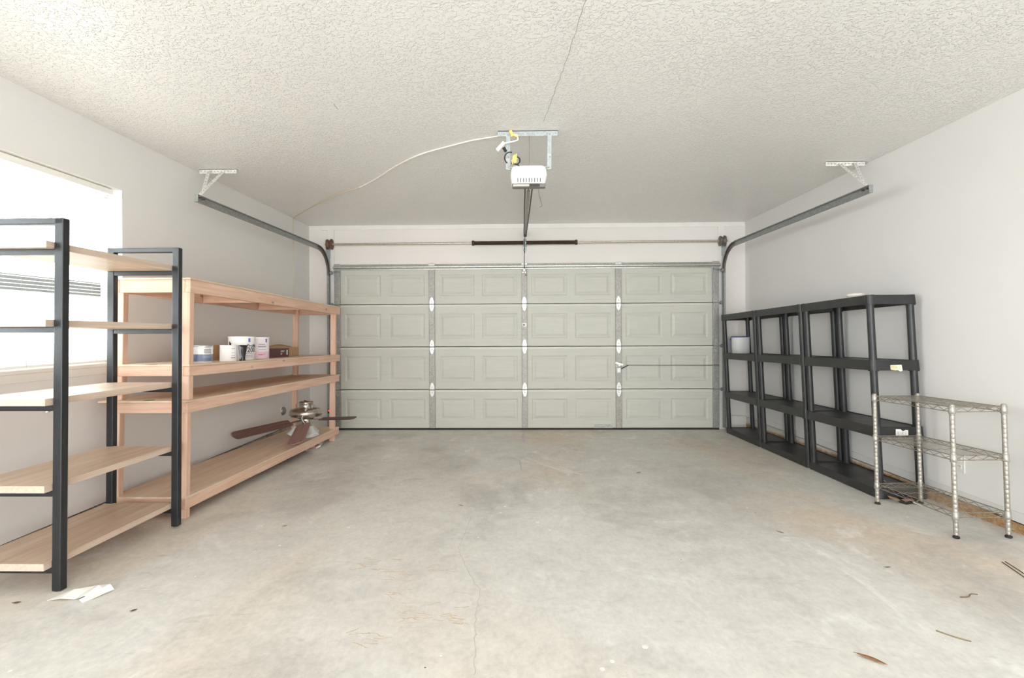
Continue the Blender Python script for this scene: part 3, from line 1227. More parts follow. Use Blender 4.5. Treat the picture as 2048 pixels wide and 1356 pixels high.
# rail, chains, header bracket
b = MB()
b.bar((0.052, 3.45, 2.236), (0.047, 5.96, 2.412), 0.010, 0.034)
b.bar((0.052, 3.45, 2.222), (0.047, 5.96, 2.398), 0.026, 0.004)
b.build('rail', M['rail'], op, 0, ol)
for dx in (-0.024, 0.026):
    b = MB()
    b.tube([(0.052 + dx, 3.42, 2.226), (0.047 + dx * 0.62, 5.92, 2.402)], 0.005, 6)
    b.build('chain', M['chain'], op, 0, ol)
b = MB()
b.box(0.030, 0.066, 5.93, 5.97, 2.368, 2.438)
b.cyl((0.048, 5.945, 2.372), (0.048, 5.945, 2.40), 0.016, 12)
b.box(0.030, 0.066, 5.97, D - 0.012, 2.40, 2.43)
b.build('header_bracket', M['dark_plastic'], op, 0.003, ol)
b = MB()
b.tube([(0.046, 5.95, 2.38), (0.040, 5.98, 2.25), (0.036, 5.99, 2.12), (0.036, 6.015, 1.985)], 0.0042, 6)
for z in (2.30, 2.225, 2.19):
    b.cyl((0.040, 5.985, z - 0.012), (0.040, 5.985, z + 0.012), 0.007, 8)
b.build('door_arm', M['chain'], op, 0, ol)
b = MB()
b.tube([(0.050, 5.98, 2.02), (0.058, 5.985, 1.95), (0.056, 5.99, 1.915)], 0.002, 6)
b.bar((0.046, 5.985, 1.912), (0.064, 5.985, 1.898), 0.02, 0.012, m=1)
lab(b.build('release_handle', [M['wire_grey'], M['red']], op, 0, ol), 'red release handle')
# thin wires
b = MB()
b.tube(smooth_path([(0.055, 3.236, 2.53), (0.057, 3.22, 2.45), (0.056, 3.22, 2.38), (0.056, 3.23, 2.32)]), 0.0018, 6)
b.build('bell_wire', M['wire_grey'], op, 0, ol)
b = MB()
b.tube(smooth_path([(0.112, 3.21, 2.18), (0.120, 3.21, 2.12), (0.132, 3.215, 2.075), (0.136, 3.215, 2.055), (0.124, 3.22, 2.047)]), 0.0014, 6)
b.build('antenna_wire', M['drum_rust'], op, 0, ol)
# power cord, coiled and tied, with its plug
b = MB()
lp = [(-0.073 + 0.036 * math.cos(math.radians(a)), 3.19, 2.364 + 0.038 * math.sin(math.radians(a))) for a in range(-130, 95, 15)]
lp = lp[::-1]
pth = [(-0.112, 3.20, 2.425), (-0.104, 3.195, 2.405)]
ring = [(-0.070 + 0.036 * math.cos(math.radians(a)), 3.19, 2.362 + 0.038 * math.sin(math.radians(a))) for a in range(70, 245, 12)]
b.tube(smooth_path([(-0.110, 3.20, 2.43), (-0.100, 3.195, 2.405)]), 0.005, 8)
b.tube(ring, 0.0042, 8)
ring2 = [(-0.030 + 0.024 * math.cos(math.radians(a)), 3.186, 2.344 + 0.024 * math.sin(math.radians(a))) for a in range(-150, 110, 12)]
b.tube(ring2, 0.0042, 8)
b.tube(smooth_path([(-0.064, 3.19, 2.326), (-0.04, 3.19, 2.322), (-0.012, 3.2, 2.316)]), 0.0042, 8)
b.bar((-0.112, 3.20, 2.432), (-0.098, 3.197, 2.408), 0.02, 0.02)
b.build('power_cord', M['cord_black'], op, 0.002, ol)
b = MB()
for i, (x, a) in enumerate(((-0.052, 0.15), (-0.044, 0.0), (-0.036, -0.1), (-0.030, 0.1))):
    b.bar((x - a * 0.02, 3.178, 2.318 + i * 0.003), (x + a * 0.02, 3.178, 2.372 + i * 0.004), 0.007, 0.012, (0, 1, 0))
b.bar((-0.062, 3.172, 2.338), (-0.022, 3.172, 2.352), 0.006, 0.008, (0, 1, 0))
lab(b.build('cord_tie', M['yellow'], op, 0.002, ol), 'yellow cord tie')

# white extension cord across the ceiling
b = MB()
pts = [(-0.02, 3.225, 2.505), (-0.03, 3.232, 2.528), (-0.075, 3.25, 2.535), (-0.16, 3.288, 2.545), (-0.33, 3.37, 2.551), (-0.503, 3.47, 2.551), (-0.68, 3.58, 2.551),
       (-0.843, 3.712, 2.551), (-1.03, 3.92, 2.551), (-1.2, 4.149, 2.551), (-1.35, 4.32, 2.551), (-1.476, 4.462, 2.551)]
pts2 = [(-1.476, 4.462, 2.551), (-1.665, 4.602, 2.551), (-1.86, 4.78, 2.551), (-2.064, 4.99, 2.551), (-2.35, 5.3, 2.551), (-2.60, 5.60, 2.551), (-2.660, 5.665, 2.545), (-2.6635, 5.668, 2.50)]
wob = lambda ps: [Vector(p) + Vector((rnd.uniform(-.006, .006), rnd.uniform(-.006, .006), 0)) for p in ps]
ec = thing('extension_cord', 'white extension cord stapled across the ceiling to the left corner', 'cord', (-0.02, 3.225, 2.505))


def el(p):
    return Vector(p) - Vector((-0.02, 3.225, 2.505))


b.tube(smooth_path(pts[:3] + wob(pts[3:]), 5), 0.0052, 8)
b.tube(smooth_path([(-0.02, 3.225, 2.505), (-0.022, 3.215, 2.488), (-0.06, 3.21, 2.475), (-0.108, 3.205, 2.464)], 5), 0.0050, 8)
b.build('cable', M['cord_white'], ec, 0, el)
b = MB()
b.tube(smooth_path(wob(pts2[:6]) + pts2[6:], 5), 0.0048, 8)
b.tube(smooth_path([(-2.6635, 5.668, 2.50), (-2.6635, 5.672, 2.2), (-2.6635, 5.667, 1.95), (-2.6635, 5.67, 1.6)], 4), 0.0035, 6)
lab(b.build('yellowed_cable', M['cord_tan'], ec, 0, el), 'yellowed stretch of cable near the corner')
b = MB()
b.bar((-0.108, 3.203, 2.468), (-0.155, 3.198, 2.414), 0.024, 0.026, (0, 1, 0))
b.build('socket_end', M['white_plastic'], ec, 0.006, el, 3)
b = MB()
b.bar((-0.070, 3.226, 2.556), (-0.052, 3.220, 2.515), 0.02, 0.012, (0, 1, 0))
b.bar((-0.052, 3.222, 2.525), (-0.018, 3.222, 2.512), 0.012, 0.008, (0, 1, 0))
b.bar((-0.066, 3.222, 2.515), (-0.040, 3.222, 2.530), 0.01, 0.008, (0, 1, 0))
lab(b.build('cable_clip', M['yellow'], ec, 0.002, el), 'yellow cable clip')

# ------------------------------------------------------------------ black metal shelf with oak boards (left front)
MY0, MY1 = 2.097, 2.825
ms = thing('metal_shelf', 'tall black metal frame shelf with pale oak boards under the window', 'shelf', (-2.25, 2.11, fz(2.11)), (-0.014, 0, 0))
xf_, xb_ = -2.018 + 2.25, -2.447 + 2.25
yA, yB = -0.013, 0.715
pw, pd = 0.040, 0.034


def frame_end(y0, y1):
    for x0 in (xf_ - pw, xb_):
        b = MB()
        b.box(x0, x0 + pw, y0, y1, 0.0, 1.637)
        p = b.build('post', M['black_metal'], ms, 0.004)
        b = MB()
        b.lathe([(0.017, -0.0005), (0.019, 0.004), (0.019, 0.012)], (x0 + pw / 2, (y0 + y1) / 2, 0.0), 'z', 14)
        b.build('foot', M['rubber'], p)
    b = MB()
    b.box(xb_ + 0.002, xf_ - 0.002, y0, y1, 1.637 - 0.028, 1.637)
    b.build('top_bar', M['black_metal'], ms, 0.003)


frame_end(yA, yA + pd)
frame_end(yB, yB + pd)
for i, zt in enumerate((1.531, 1.187, 0.843, 0.468, 0.134)):
    b = MB()
    x0, x1 = xb_ - 0.002, xf_ - pw - 0.004
    y0, y1 = yA - 0.032, yB + 0.012
    b.box(x0, x1, y0, y1, zt - 0.031, zt)
    # leave the edges in edge band
    b.m = [0, 0, 1, 1, 1, 1]
    b.build('shelf_board', [M['oak'], M['oak_edge']], ms, 0.0015)
    for yy in (yA + 0.003, yB + 0.003):
        b = MB()
        b.box(xb_ + 0.01, xf_ - 0.01, yy, yy + pd - 0.006, zt - 0.031 - 0.026, zt - 0.031)
        b.build('support_bar', M['black_metal'], ms, 0.002)
    if i == 2:
        b = MB()
        b.lathe([(0.008, 0), (0.008, -0.008), (0.005, -0.010)], (xf_ - 0.012, yA + 0.012, zt - 0.057), 'z', 10)
        b.build('bolt', M['collar'], ms)
        b = MB()
        b.lathe([(0.010, 0), (0.010, -0.006)], (xf_ - 0.075, yA + 0.012, zt - 0.057), 'z', 10)
        b.build('bolt', M['collar'], ms)

# ------------------------------------------------------------------ two stacked pine benches (left)
BX = -2.315
HX = 0.245


def bench(name, label, y0, zbase, legz, decks, group, ply_back):
    root = thing(name, label, 'workbench', (BX, y0, fz(y0)), (TILT, 0, 0), group)
    L = 2.525
    zb, zt = legz
    for x0 in (HX - 0.062, -HX + 0.004):
        for ya in (0.006, 2.395):
            b = MB()
            b.box(x0, x0 + 0.056, ya, ya + 0.042, zb, zt)
            b.build('leg', M['pine_z'], root, 0.005)
    for (dz, ah, over) in decks:       # dz = top of plywood
        t = 0.012
        b = MB()
        b.box(HX - 0.036, HX, 0, L, dz - t - ah, dz - t)
        f = b.build('front_apron', M['pine_y'], root, 0.005)
        b = MB()
        b.box(-HX, -HX + 0.036, 0, L, dz - t - ah, dz - t)
        b.build('back_apron', M['pine_y'], root, 0.005)
        for ya in (0.0005, L - 0.0365):
            b = MB()
            b.box(-HX + 0.0365, HX - 0.0365, ya, ya + 0.036, dz - t - ah, dz - t)
            b.build('end_apron', M['pine_x'], root, 0.004)
        for ya in (0.8, 1.62):
            b = MB()
            b.box(-HX + 0.04, HX - 0.04, ya, ya + 0.036, dz - t - ah, dz - t)
            b.build('cross_brace', M['pine_x'], root, 0.003)
        b = MB()
        b.box(-HX - over, HX + 0.002, -0.004 - (0.012 if over > 0.02 else 0), L + (0.012 if over > 0.02 else 0.0), dz - t, dz)
        b.build('plywood_deck', M['ply'], root, 0.0015)
        if dz > 0.3:
            b = MB()
            b.box(HX - 0.078, HX - 0.034, -0.006, 0.05, dz, dz + 0.002) if dz > 1.2 else b.box(-0.03, 0.02, -0.006, 0.03, dz, dz + 0.002)
            b.build('tape', M['green_tape'], root)
    return root


bench('workbench', 'lower pine plywood bench standing on the concrete at the left wall', 2.97, 0, (0.0, 0.712),
      [(0.137, 0.066, 0.0), (0.728, 0.066, 0.06)], 'stacked pine benches', 0.06)
bench('workbench', 'upper pine plywood bench stacked on another, paint cans on it', 2.985, 0, (0.728, 1.482),
      [(0.951, 0.062, 0.0), (1.494, 0.080, 0.004)], 'stacked pine benches', 0.0)


def bw(x, y, h, y0=2.985):
    """point on a tilted bench: x world, y along, h local height -> world"""
    p = Matrix.Rotation(TILT, 4, 'X') @ Vector((x - BX, y - y0, h))
    return Vector((BX, y0, fz(y0))) + p


DECK = 0.951


def can(name, label, x, y, r, h, body, band=None, bandh=0.0, rim='can_metal', bail=False, h0=DECK, z=None, rotz=0, lidm=None, mb_extra=None, group='paint cans on the upper bench', rimh=0.012):
    loc = bw(x, y, h0) if z is None else Vector((x, y, z))
    root = thing(name, label, 'paint can', loc, (TILT, 0, rotz), group)
    b = MB()
    b.lathe([(r * 0.96, 0.0), (r, 0.003), (r, h - rimh)], (0, 0, 0), 'z', 40)
    b.build('can_body', body, root)
    b = MB()
    b.lathe([(r, h - rimh), (r * 1.015, h - rimh + 0.002), (r * 1.015, h), (r * 0.93, h), (r * 0.92, h - 0.005), (r * 0.80, h - 0.006), (r * 0.79, h - 0.003)], (0, 0, 0), 'z', 40)
    b.build('lid', M[rim] if lidm is None else lidm, root)
    if band:
        b = MB()
        b.lathe([(r * 1.003, 0.006), (r * 1.003, bandh)], (0, 0, 0), 'z', 40)
        b.build('label_band', band, root)
    if bail:
        b = MB()
        for s in (-1, 1):
            b.lathe([(0.011, 0), (0.011, 0.006), (0.006, 0.009)], (0, 0, 0), 'y', 12)
        b.v = [(x_, (y_ + r) * 1.0, z_ + h * 0.82) for x_, y_, z_ in b.v[:len(b.v) // 2]] + [(x_, -(y_ + r), z_ + h * 0.82) for x_, y_, z_ in b.v[len(b.v) // 2:]]
        arc = [(r * 0.10 + r * 0.98 * math.sin(math.pi * i / 16), -(r + 0.008) * math.cos(math.pi * i / 16), h * 0.82 - h * 0.62 * math.sin(math.pi * i / 16)) for i in range(17)]
        b.tube(arc, 0.0022, 6)
        b.build('bail_handle', M['can_metal'], root)
    return root


def wrap(r, ang, z0, rr=1.006):
    """text lying in xy -> bent round a can of radius r, centred at angle ang (0 = +x)"""
    def f(p):
        a = ang + p.x / r
        q = r * rr + p.z
        return Vector((q * math.cos(a), q * math.sin(a), z0 + p.y))
    return f


def strips(root, r, ang, rows, mat, name='label_print'):
    b = MB()
    for (z, hgt, a0, a1) in rows:
        n = 8
        vs = []
        for i in range(n + 1):
            a = ang + (a0 + (a1 - a0) * i / n) / r
            vs += [(r * 1.006 * math.cos(a), r * 1.006 * math.sin(a), z), (r * 1.006 * math.cos(a), r * 1.006 * math.sin(a), z + hgt)]
        b.add(vs, [(2 * i, 2 * i + 2, 2 * i + 3, 2 * i + 1) for i in range(n)], 0, True)
    return b.build(name, mat, root)


# angle (in can space) that faces the camera
def face(x, y):
    return math.atan2(-y, -x)


# gallon can with lettering
gx, gy, gr, gh = -2.215, 3.80, 0.094, 0.184
g1 = can('paint_can', 'large white gallon paint can lettered 200 behind black cup', gx, gy, gr, gh, M['can_white'], lidm=M['can_white'])
fa = face(gx, gy)
ta = fa + 0.62
text_mesh('lettering', 'ProMar', 0.036, M['ink'], g1, wrap(gr, ta - 0.22, 0.100), 0.0002)
text_mesh('lettering', '200', 0.054, M['ink'], g1, wrap(gr, ta - 0.22, 0.061), 0.0002)
strips(g1, gr, ta, [(0.050, 0.005, -0.038, 0.03), (0.034, 0.005, -0.038, 0.034), (0.022, 0.005, -0.038, 0.03)], M['ink_soft'])
strips(g1, gr, ta, [(0.140, 0.030, -0.010, 0.006)], M['ink_violet'], 'logo')
b = MB()
for k, (da, z) in enumerate(((-1.02, 0.135), (-0.95, 0.118), (-0.90, 0.125), (-1.0, 0.122))):
    a = fa + da
    b.lathe([(0.0, 0.0), (0.009, 0.001), (0.0, 0.003)], (0, 0, 0), 'z', 8)
    n = 8 * 3
    for i in range(len(b.v) - n, len(b.v)):
        px, py, pz = b.v[i]
        q = gr * 1.003 + pz
        aa = a + px / gr * 0.7
        b.v[i] = (q * math.cos(aa), q * math.sin(aa), z + py * 1.3)
b.build('paint_drips', M['black_paint'], g1)

px_, py_, pr_, ph_ = -2.245, 4.085, 0.092, 0.182
g2 = can('paint_can', 'large pale pink gallon paint can beside the maroon carton', px_, py_, pr_, ph_, M['can_pale'], band=M['can_pink'], bandh=0.062, lidm=M['can_white'])
fp = face(px_, py_)
strips(g2, pr_, fp + 0.45, [(0.118, 0.006, -0.03, 0.02), (0.098, 0.010, -0.036, 0.03), (0.075, 0.004, -0.03, 0.03)], M['ink_soft'])
strips(g2, pr_, fp + 0.80, [(0.138, 0.030, -0.006, 0.008)], M['ink_violet'], 'logo')
strips(g2, pr_, fp + 0.45, [(0.030, 0.010, -0.034, 0.0), (0.036, 0.006, -0.03, 0.02)], M['ink_pink'])

# quart cans
q1x, q1y = -2.22, 3.345
q1 = can('paint_can', 'small quart paint can with slate blue lower label', q1x, q1y, 0.058, 0.119, M['can_white'], band=M['can_blue'], bandh=0.056, rim='can_metal')
f1 = face(q1x, q1y)
strips(q1, 0.058, f1 + 0.45, [(0.098, 0.005, -0.022, 0.022), (0.080, 0.012, -0.024, 0.024), (0.066, 0.010, -0.024, 0.024), (0.060, 0.003, -0.02, 0.03), (0.050, 0.006, -0.03, 0.03), (0.040, 0.004, -0.03, 0.03), (0.030, 0.003, -0.03, 0.02)], M['ink_soft'])
q2x, q2y = -2.165, 3.545
q2 = can('paint_can', 'small plain white quart paint can beside black cup', q2x, q2y, 0.056, 0.118, M['can_white'], lidm=M['can_white'])
strips(q2, 0.056, face(q2x, q2y) + 0.55, [(0.090, 0.004, -0.01, 0.018), (0.060, 0.003, -0.01, 0.018), (0.022, 0.008, -0.014, 0.02)], M['ink_soft'])
strips(q2, 0.056, face(q2x, q2y) + 0.55, [(0.038, 0.008, -0.01, 0.018)], M['can_pink'])

# black tapered cup, dripped with paint
cxp, cyp = -2.098, 3.612
cp = thing('plastic_cup', 'black tapered cup crusted with drips in front of white cans', 'cup', bw(cxp, cyp, DECK), (TILT, 0, 0))
b = MB()
n = 24
lps = []
for z, r in ((0.0, 0.020), (0.012, 0.0195), (0.03, 0.0185), (0.06, 0.024), (0.09, 0.0285), (0.118, 0.031)):
    lps.append([((r + rnd.uniform(-0.0015, 0.0015)) * math.cos(2 * math.pi * i / n), (r + rnd.uniform(-0.0015, 0.0015)) * math.sin(2 * math.pi * i / n), z) for i in range(n)])
lps.append([(0.027 * math.cos(2 * math.pi * i / n), 0.027 * math.sin(2 * math.pi * i / n), 0.118) for i in range(n)])
lps.append([(0.016 * math.cos(2 * math.pi * i / n), 0.016 * math.sin(2 * math.pi * i / n), 0.01) for i in range(n)])
b.rings(lps, 0, True, True, True)
b.build('cup_body', M['black_paint'], cp)
b = MB()
for i in range(3):
    a = face(cxp, cyp) - 1.0 + i * 0.3
    z0 = 0.118 - 0.005 * i
    z1 = rnd.uniform(0.012, 0.06)
    r0, r1 = 0.0305, 0.021
    b.tube([(r0 * math.cos(a), r0 * math.sin(a), z0), ((r1 + 0.006) * math.cos(a - 0.1), (r1 + 0.006) * math.sin(a - 0.1), (z0 + z1) / 2), (r1 * math.cos(a), r1 * math.sin(a), z1)], [0.004, 0.003, 0.004], 8)
b.build('paint_drips', M['ink_soft'], cp)

# bottle at the near end
bt = thing('spray_bottle', 'white and blue aerosol with dark cap behind the bench leg', 'bottle', bw(-2.30, 3.23, DECK), (TILT, 0, 0))
b = MB()
b.lathe([(0.036, 0), (0.040, 0.004), (0.040, 0.022), (0.039, 0.024), (0.039, 0.115), (0.034, 0.125), (0.022, 0.130)], (0, 0, 0), 'z', 24)
b.build('bottle_body', M['can_white'], bt)
b = MB()
b.lathe([(0.0395, 0.036), (0.0395, 0.066)], (0, 0, 0), 'z', 24)
b.build('label_band', M['label_blue'], bt)
b = MB()
b.lathe([(0.0402, 0.004), (0.0402, 0.030)], (0, 0, 0), 'z', 24)
b.build('bottom_band', M['dark_plastic'], bt)
b = MB()
b.lathe([(0.034, 0.126), (0.034, 0.138), (0.018, 0.150), (0.010, 0.152)], (0, 0, 0), 'z', 20)
b.build('cap', simple('dark_green_cap', (52, 58, 34), 0.5), bt)


def carton(name, label, x0, x1, y0, y1, h, face_mat, cat='box', h0=DECK, flap=0.0):
    cx, cy = (x0 + x1) / 2, (y0 + y1) / 2
    root = thing(name, label, cat, bw(cx, cy, h0), (TILT, 0, 0), 'cartons on the upper bench')
    b = MB()
    b.box(x0 - cx, x1 - cx, y0 - cy, y1 - cy, 0, h)
    b.build('carton_body', M['cardboard'], root, 0.0015)
    return root, cx, cy


# maroon faced long carton
mc, cx, cy = carton('carton', 'long low maroon carton with white print next to pink can', -2.30, -2.235, 4.20, 4.63, 0.086, None)
b = MB()
b.box(0.0325, 0.0335, -0.213, 0.213, 0.002, 0.084)
fm = b.build('front_panel', M['maroon'], mc)
b = MB()
for i, (z, l) in enumerate(((0.058, 0.075), (0.050, 0.060), (0.034, 0.030), (0.026, 0.022))):
    b.box(0.0335, 0.0342, 0.055, 0.055 + l, z, z + 0.005)
b.box(0.0335, 0.0342, 0.165, 0.190, 0.022, 0.068)
b.build('printing', M['white_ink'], fm)
bc, cx, cy = carton('carton', 'plain brown cardboard box with raised flap behind maroon carton', -2.46, -2.335, 4.45, 5.06, 0.092, None)
b = MB()
ys = [-0.28 + 0.07 * i for i in range(9)]
vs = []
for i, y in enumerate(ys):
    k = math.sin(math.pi * i / 8) * 0.026
    vs += [(0.058, y - 0.03, 0.092), (0.020, y - 0.03, 0.094 + k)]
b.add(vs, [(2 * i, 2 * i + 2, 2 * i + 3, 2 * i + 1) for i in range(8)], 0, True)
fl = b.build('flap', M['cardboard'], bc)
sm = fl.modifiers.new('thick', 'SOLIDIFY')
sm.thickness = 0.003
sc_, cx, cy = carton('carton', 'brown box with maroon corner behind the slate blue quart can', -2.46, -2.38, 3.44, 3.86, 0.118, None)
b = MB()
b.box(0.040, 0.041, -0.205, -0.12, 0.01, 0.055)
fm = b.build('front_panel', M['maroon'], sc_)
b = MB()
b.box(0.041, 0.0415, -0.20, -0.13, 0.058, 0.064)
b.box(0.041, 0.0415, -0.20, -0.15, 0.015, 0.020)
b.build('printing', M['white_ink'], fm)

# ------------------------------------------------------------------ ceiling fan lying on the lower bench
FX, FY = -2.165, 4.86
fd = bw(FX, FY, 0.137, 2.97)
fan = thing('ceiling_fan', 'dismounted brushed nickel ceiling fan with brown blades on the bench', 'fan', fd, (TILT, 0, 0))
ZH = 0.175          # blade height
b = MB()
b.lathe([(0.02, 0.170), (0.075, 0.172), (0.085, 0.182), (0.142, 0.196), (0.158, 0.214), (0.158, 0.244), (0.146, 0.262), (0.115, 0.274), (0.076, 0.280)], (0, 0, 0.02), 'z', 40)
b.build('motor_housing', M['nickel'], fan)
b = MB()
b.lathe([(0.074, 0.285), (0.066, 0.300), (0.066, 0.335), (0.072, 0.342), (0.060, 0.352), (0.02, 0.354)], (0, 0, 0.01), 'z', 32)
b.build('canopy', M['nickel'], fan)
b = MB()
b.lathe([(0.05, 0.19), (0.05, 0.150), (0.062, 0.140), (0.058, 0.110), (0.03, 0.10)], (0, 0, 0), 'z', 28)
b.build('light_kit', M['nickel'], fan)
b = MB()
b.tube(smooth_path([(0.005, -0.02, 0.36), (-0.01, -0.02, 0.372), (0.01, -0.03, 0.368), (0.04, -0.05, 0.36)]), 0.004, 6)
b.build('mounting_wires', M['cord_black'], fan)
b = MB()
b.tube(smooth_path([(0.03, -0.06, 0.352), (0.05, -0.085, 0.33), (0.046, -0.14, 0.27), (0.03, -0.16, 0.22), (0.035, -0.14, 0.18), (0.05, -0.10, 0.14)]), 0.0035, 6)
b.build('pull_cord', M['cord_white'], fan)
b = MB()
b.tube(smooth_path([(0.06, -0.05, 0.352), (0.10, -0.07, 0.345), (0.135, -0.07, 0.31), (0.15, -0.06, 0.27)]), 0.003, 6)
b.build('support_wire', M['wire_grey'], fan)
for (ang, L, pitch, droop, mt, wid, rr0) in ((234, 0.70, -0.40, -0.09, 'blade_brown', 0.130, 0.16), (285, 0.60, 0.22, -0.22, 'blade_red', 0.150, 0.13), (352, 0.53, 0.10, 0.045, 'blade_dark', 0.12, 0.16), (110, 0.50, 0.1, 0.02, 'blade_dark', 0.12, 0.16)):
    R = Matrix.Translation((0, 0, ZH + 0.008)) @ Matrix.Rotation(math.radians(ang), 4, 'Z') @ Matrix.Rotation(-droop, 4, 'Y')
    Rb = R @ Matrix.Rotation(pitch, 4, 'X')
    b = MB()
    pts = [(0.0, -wid * 0.40), (0.05, -wid * 0.46)]
    for i in range(9):
        a = -math.pi / 2 + math.pi * i / 8
        pts.append((L - rr0 - wid * 0.25 + wid * 0.25 * math.cos(a), wid * 0.5 * math.sin(a)))
    pts += [(0.05, wid * 0.46), (0.0, wid * 0.40)]
    b.prism([(x + rr0, y) for x, y in pts], 'z', -0.003, 0.003)
    bo = b.build('blade', M[mt], fan, 0.0015)
    bo.matrix_local = Rb
    b = MB()
    b.bar((0.05, 0, 0), (rr0 + 0.02, 0, -0.004), 0.03, 0.006)
    b.box(rr0 - 0.01, rr0 + 0.06, -0.035, 0.035, -0.009, -0.003)
    ho = b.build('blade_arm', M['nickel'], fan, 0.002)
    ho.matrix_local = R @ Matrix.Rotation(pitch * 0.5, 4, 'X')
shade_prof = [(0.020, 0.0), (0.030, -0.006), (0.036, -0.03), (0.046, -0.06), (0.060, -0.085), (0.068, -0.098), (0.065, -0.098), (0.056, -0.083), (0.042, -0.058), (0.030, -0.028), (0.022, -0.010)]
for ang, tilt in ((322, 0.42), (205, 0.42), (85, 0.42)):
    a = math.radians(ang)
    b = MB()
    b.lathe(shade_prof, (0, 0, 0), 'z', 28)
    s = b.build('lamp_shade', M['frost'], fan)
    s.matrix_local = Matrix.Translation((0.075 * math.cos(a), 0.075 * math.sin(a), 0.118)) @ Matrix.Rotation(a, 4, 'Z') @ Matrix.Rotation(-tilt, 4, 'Y')
    b = MB()
    b.lathe([(0.024, 0.004), (0.024, -0.012)], (0, 0, 0), 'z', 20)
    f = b.build('shade_holder', M['nickel'], s)

# ------------------------------------------------------------------ small wall things, left
wc = thing('round_wall_cap', 'round grey cap on left wall beyond the ceiling fan', 'wall cap', (XL, 5.402, 0.349))
b = MB()
b.lathe([(0.047, 0.0), (0.047, 0.008), (0.040, 0.022), (0.022, 0.032), (0.004, 0.035)], (0, 0, 0), 'x', 28)
b.build('cap_cover', M['grey_cap'], wc)
b = MB()
b.lathe([(0.052, 0.0), (0.052, 0.004), (0.047, 0.005)], (0, 0, 0), 'x', 28)
b.build('cap_ring', M['plate'], wc)
se = thing('safety_sensor', 'red lit safety sensor beside the left door track', 'sensor', (-2.345, 5.93, 0.262))
b = MB()
b.box(-0.018, 0.018, -0.016, 0.03, -0.03, 0.024)
b.build('sensor_body', M['dark_plastic'], se, 0.004)
b = MB()
b.lathe([(0.013, 0), (0.013, -0.006), (0.006, -0.012)], (0.002, -0.016, 0.006), 'y', 14)
lab(b.build('sensor_light', M['red_led'], se), 'glowing red indicator')
b = MB()
b.box(-0.03, -0.024, -0.004, 0.06, -0.05, 0.03)
b.box(-0.03, 0.0, 0.055, 0.06, -0.05, 0.03)
b.build('sensor_bracket', M['angle'], se)

rg = thing('crumpled_bag', 'crumpled reddish plastic bag on floor under the lower bench end', 'bag', (-2.16, 5.02, fz(5.02)))
b = MB()
n = 14
lps = []
for z, r in ((0.0, 0.055), (0.012, 0.075), (0.026, 0.065), (0.036, 0.04), (0.04, 0.01)):
    lps.append([((r + rnd.uniform(-.014, .014)) * math.cos(2 * math.pi * i / n), (r + rnd.uniform(-.014, .014)) * 2.6 * math.sin(2 * math.pi * i / n), z + rnd.uniform(0, .006)) for i in range(n)])
b.rings(lps, 0, True, True, False)
b.m = [1 if rnd.random() < 0.35 else 0 for _ in b.m]
b.build('bag_body', [simple('faded_red_plastic', (176, 140, 132), 0.5, var=0.15, scale=40), M['paper']], rg)

# ------------------------------------------------------------------ black plastic shelving units (right)
UL, UD = 0.832, 0.335
LEAN = 0.030
XU = 2.425 + UD / 2


def shear(p):
    return Vector((p.x - LEAN * p.z, p.y, p.z))


def plastic_unit(loc, label):
    root = thing('plastic_shelf_unit', label, 'shelf', loc, (TILT, 0, 0), 'black plastic shelf units along the right wall')
    hx, hy = UD / 2, UL / 2 - 0.0015
    tops = [0.062, 0.490, 0.945, 1.395]
    T = [0.060, 0.070, 0.070, 0.064]
    ix, iy = hx - 0.031, hy - 0.034
    for zt, th in zip(tops, T):
        b = MB()
        def R(ins, z):
            return [(x, y, z) for x, y in rrect(hx - ins, hy - ins, 0.028 - min(ins, 0.02), 4)]
        b.rings([R(0.016, zt - 0.014), R(0.012, zt - th), R(-0.0, zt - th), R(0.004, zt), R(0.014, zt)], 0, False, False)
        b.rings([R(0.014, zt), R(0.018, zt - 0.005)], 0, False, False)
        b.add(R(0.018, zt - 0.005), [tuple(range(20))], 1)
        b.add(R(0.016, zt - 0.014), [tuple(range(19, -1, -1))], 0)
        for sx in (-1, 1):
            for sy in (-1, 1):
                b.cyl((sx * ix, sy * iy, max(zt - th - 0.006, 0.001)), (sx * ix, sy * iy, zt + 0.0015), 0.0305, 20)
        tr = b.build('shelf_tray', [M['plastic'], M['plastic_top']], root, 0.002, shear)
    for k in range(3):
        z0, z1 = tops[k], tops[k + 1] - T[k + 1]
        for sx in (-1, 1):
            for sy in (-1, 1):
                b = MB()
                c = (sx * ix, sy * iy)
                b.lathe([(0.0235, z0 - 0.01), (0.0235, z0 + 0.03), (0.0222, z1)], (c[0], c[1], 0), 'z', 18)
                b.build('post', M['plastic'], root, 0, shear)
    return root


yu = 3.376 + UL / 2
u1 = plastic_unit((XU, yu, fz(yu)), 'nearest black plastic shelf unit, stickers on its end')
u2 = dup(u1, (XU - 0.004, yu + UL, fz(yu + UL)), 'middle black plastic shelf unit between the two others')
u3 = dup(u1, (XU - 0.008, yu + 2 * UL, fz(yu + 2 * UL)), 'farthest black plastic shelf unit, with paint can, next to the door')

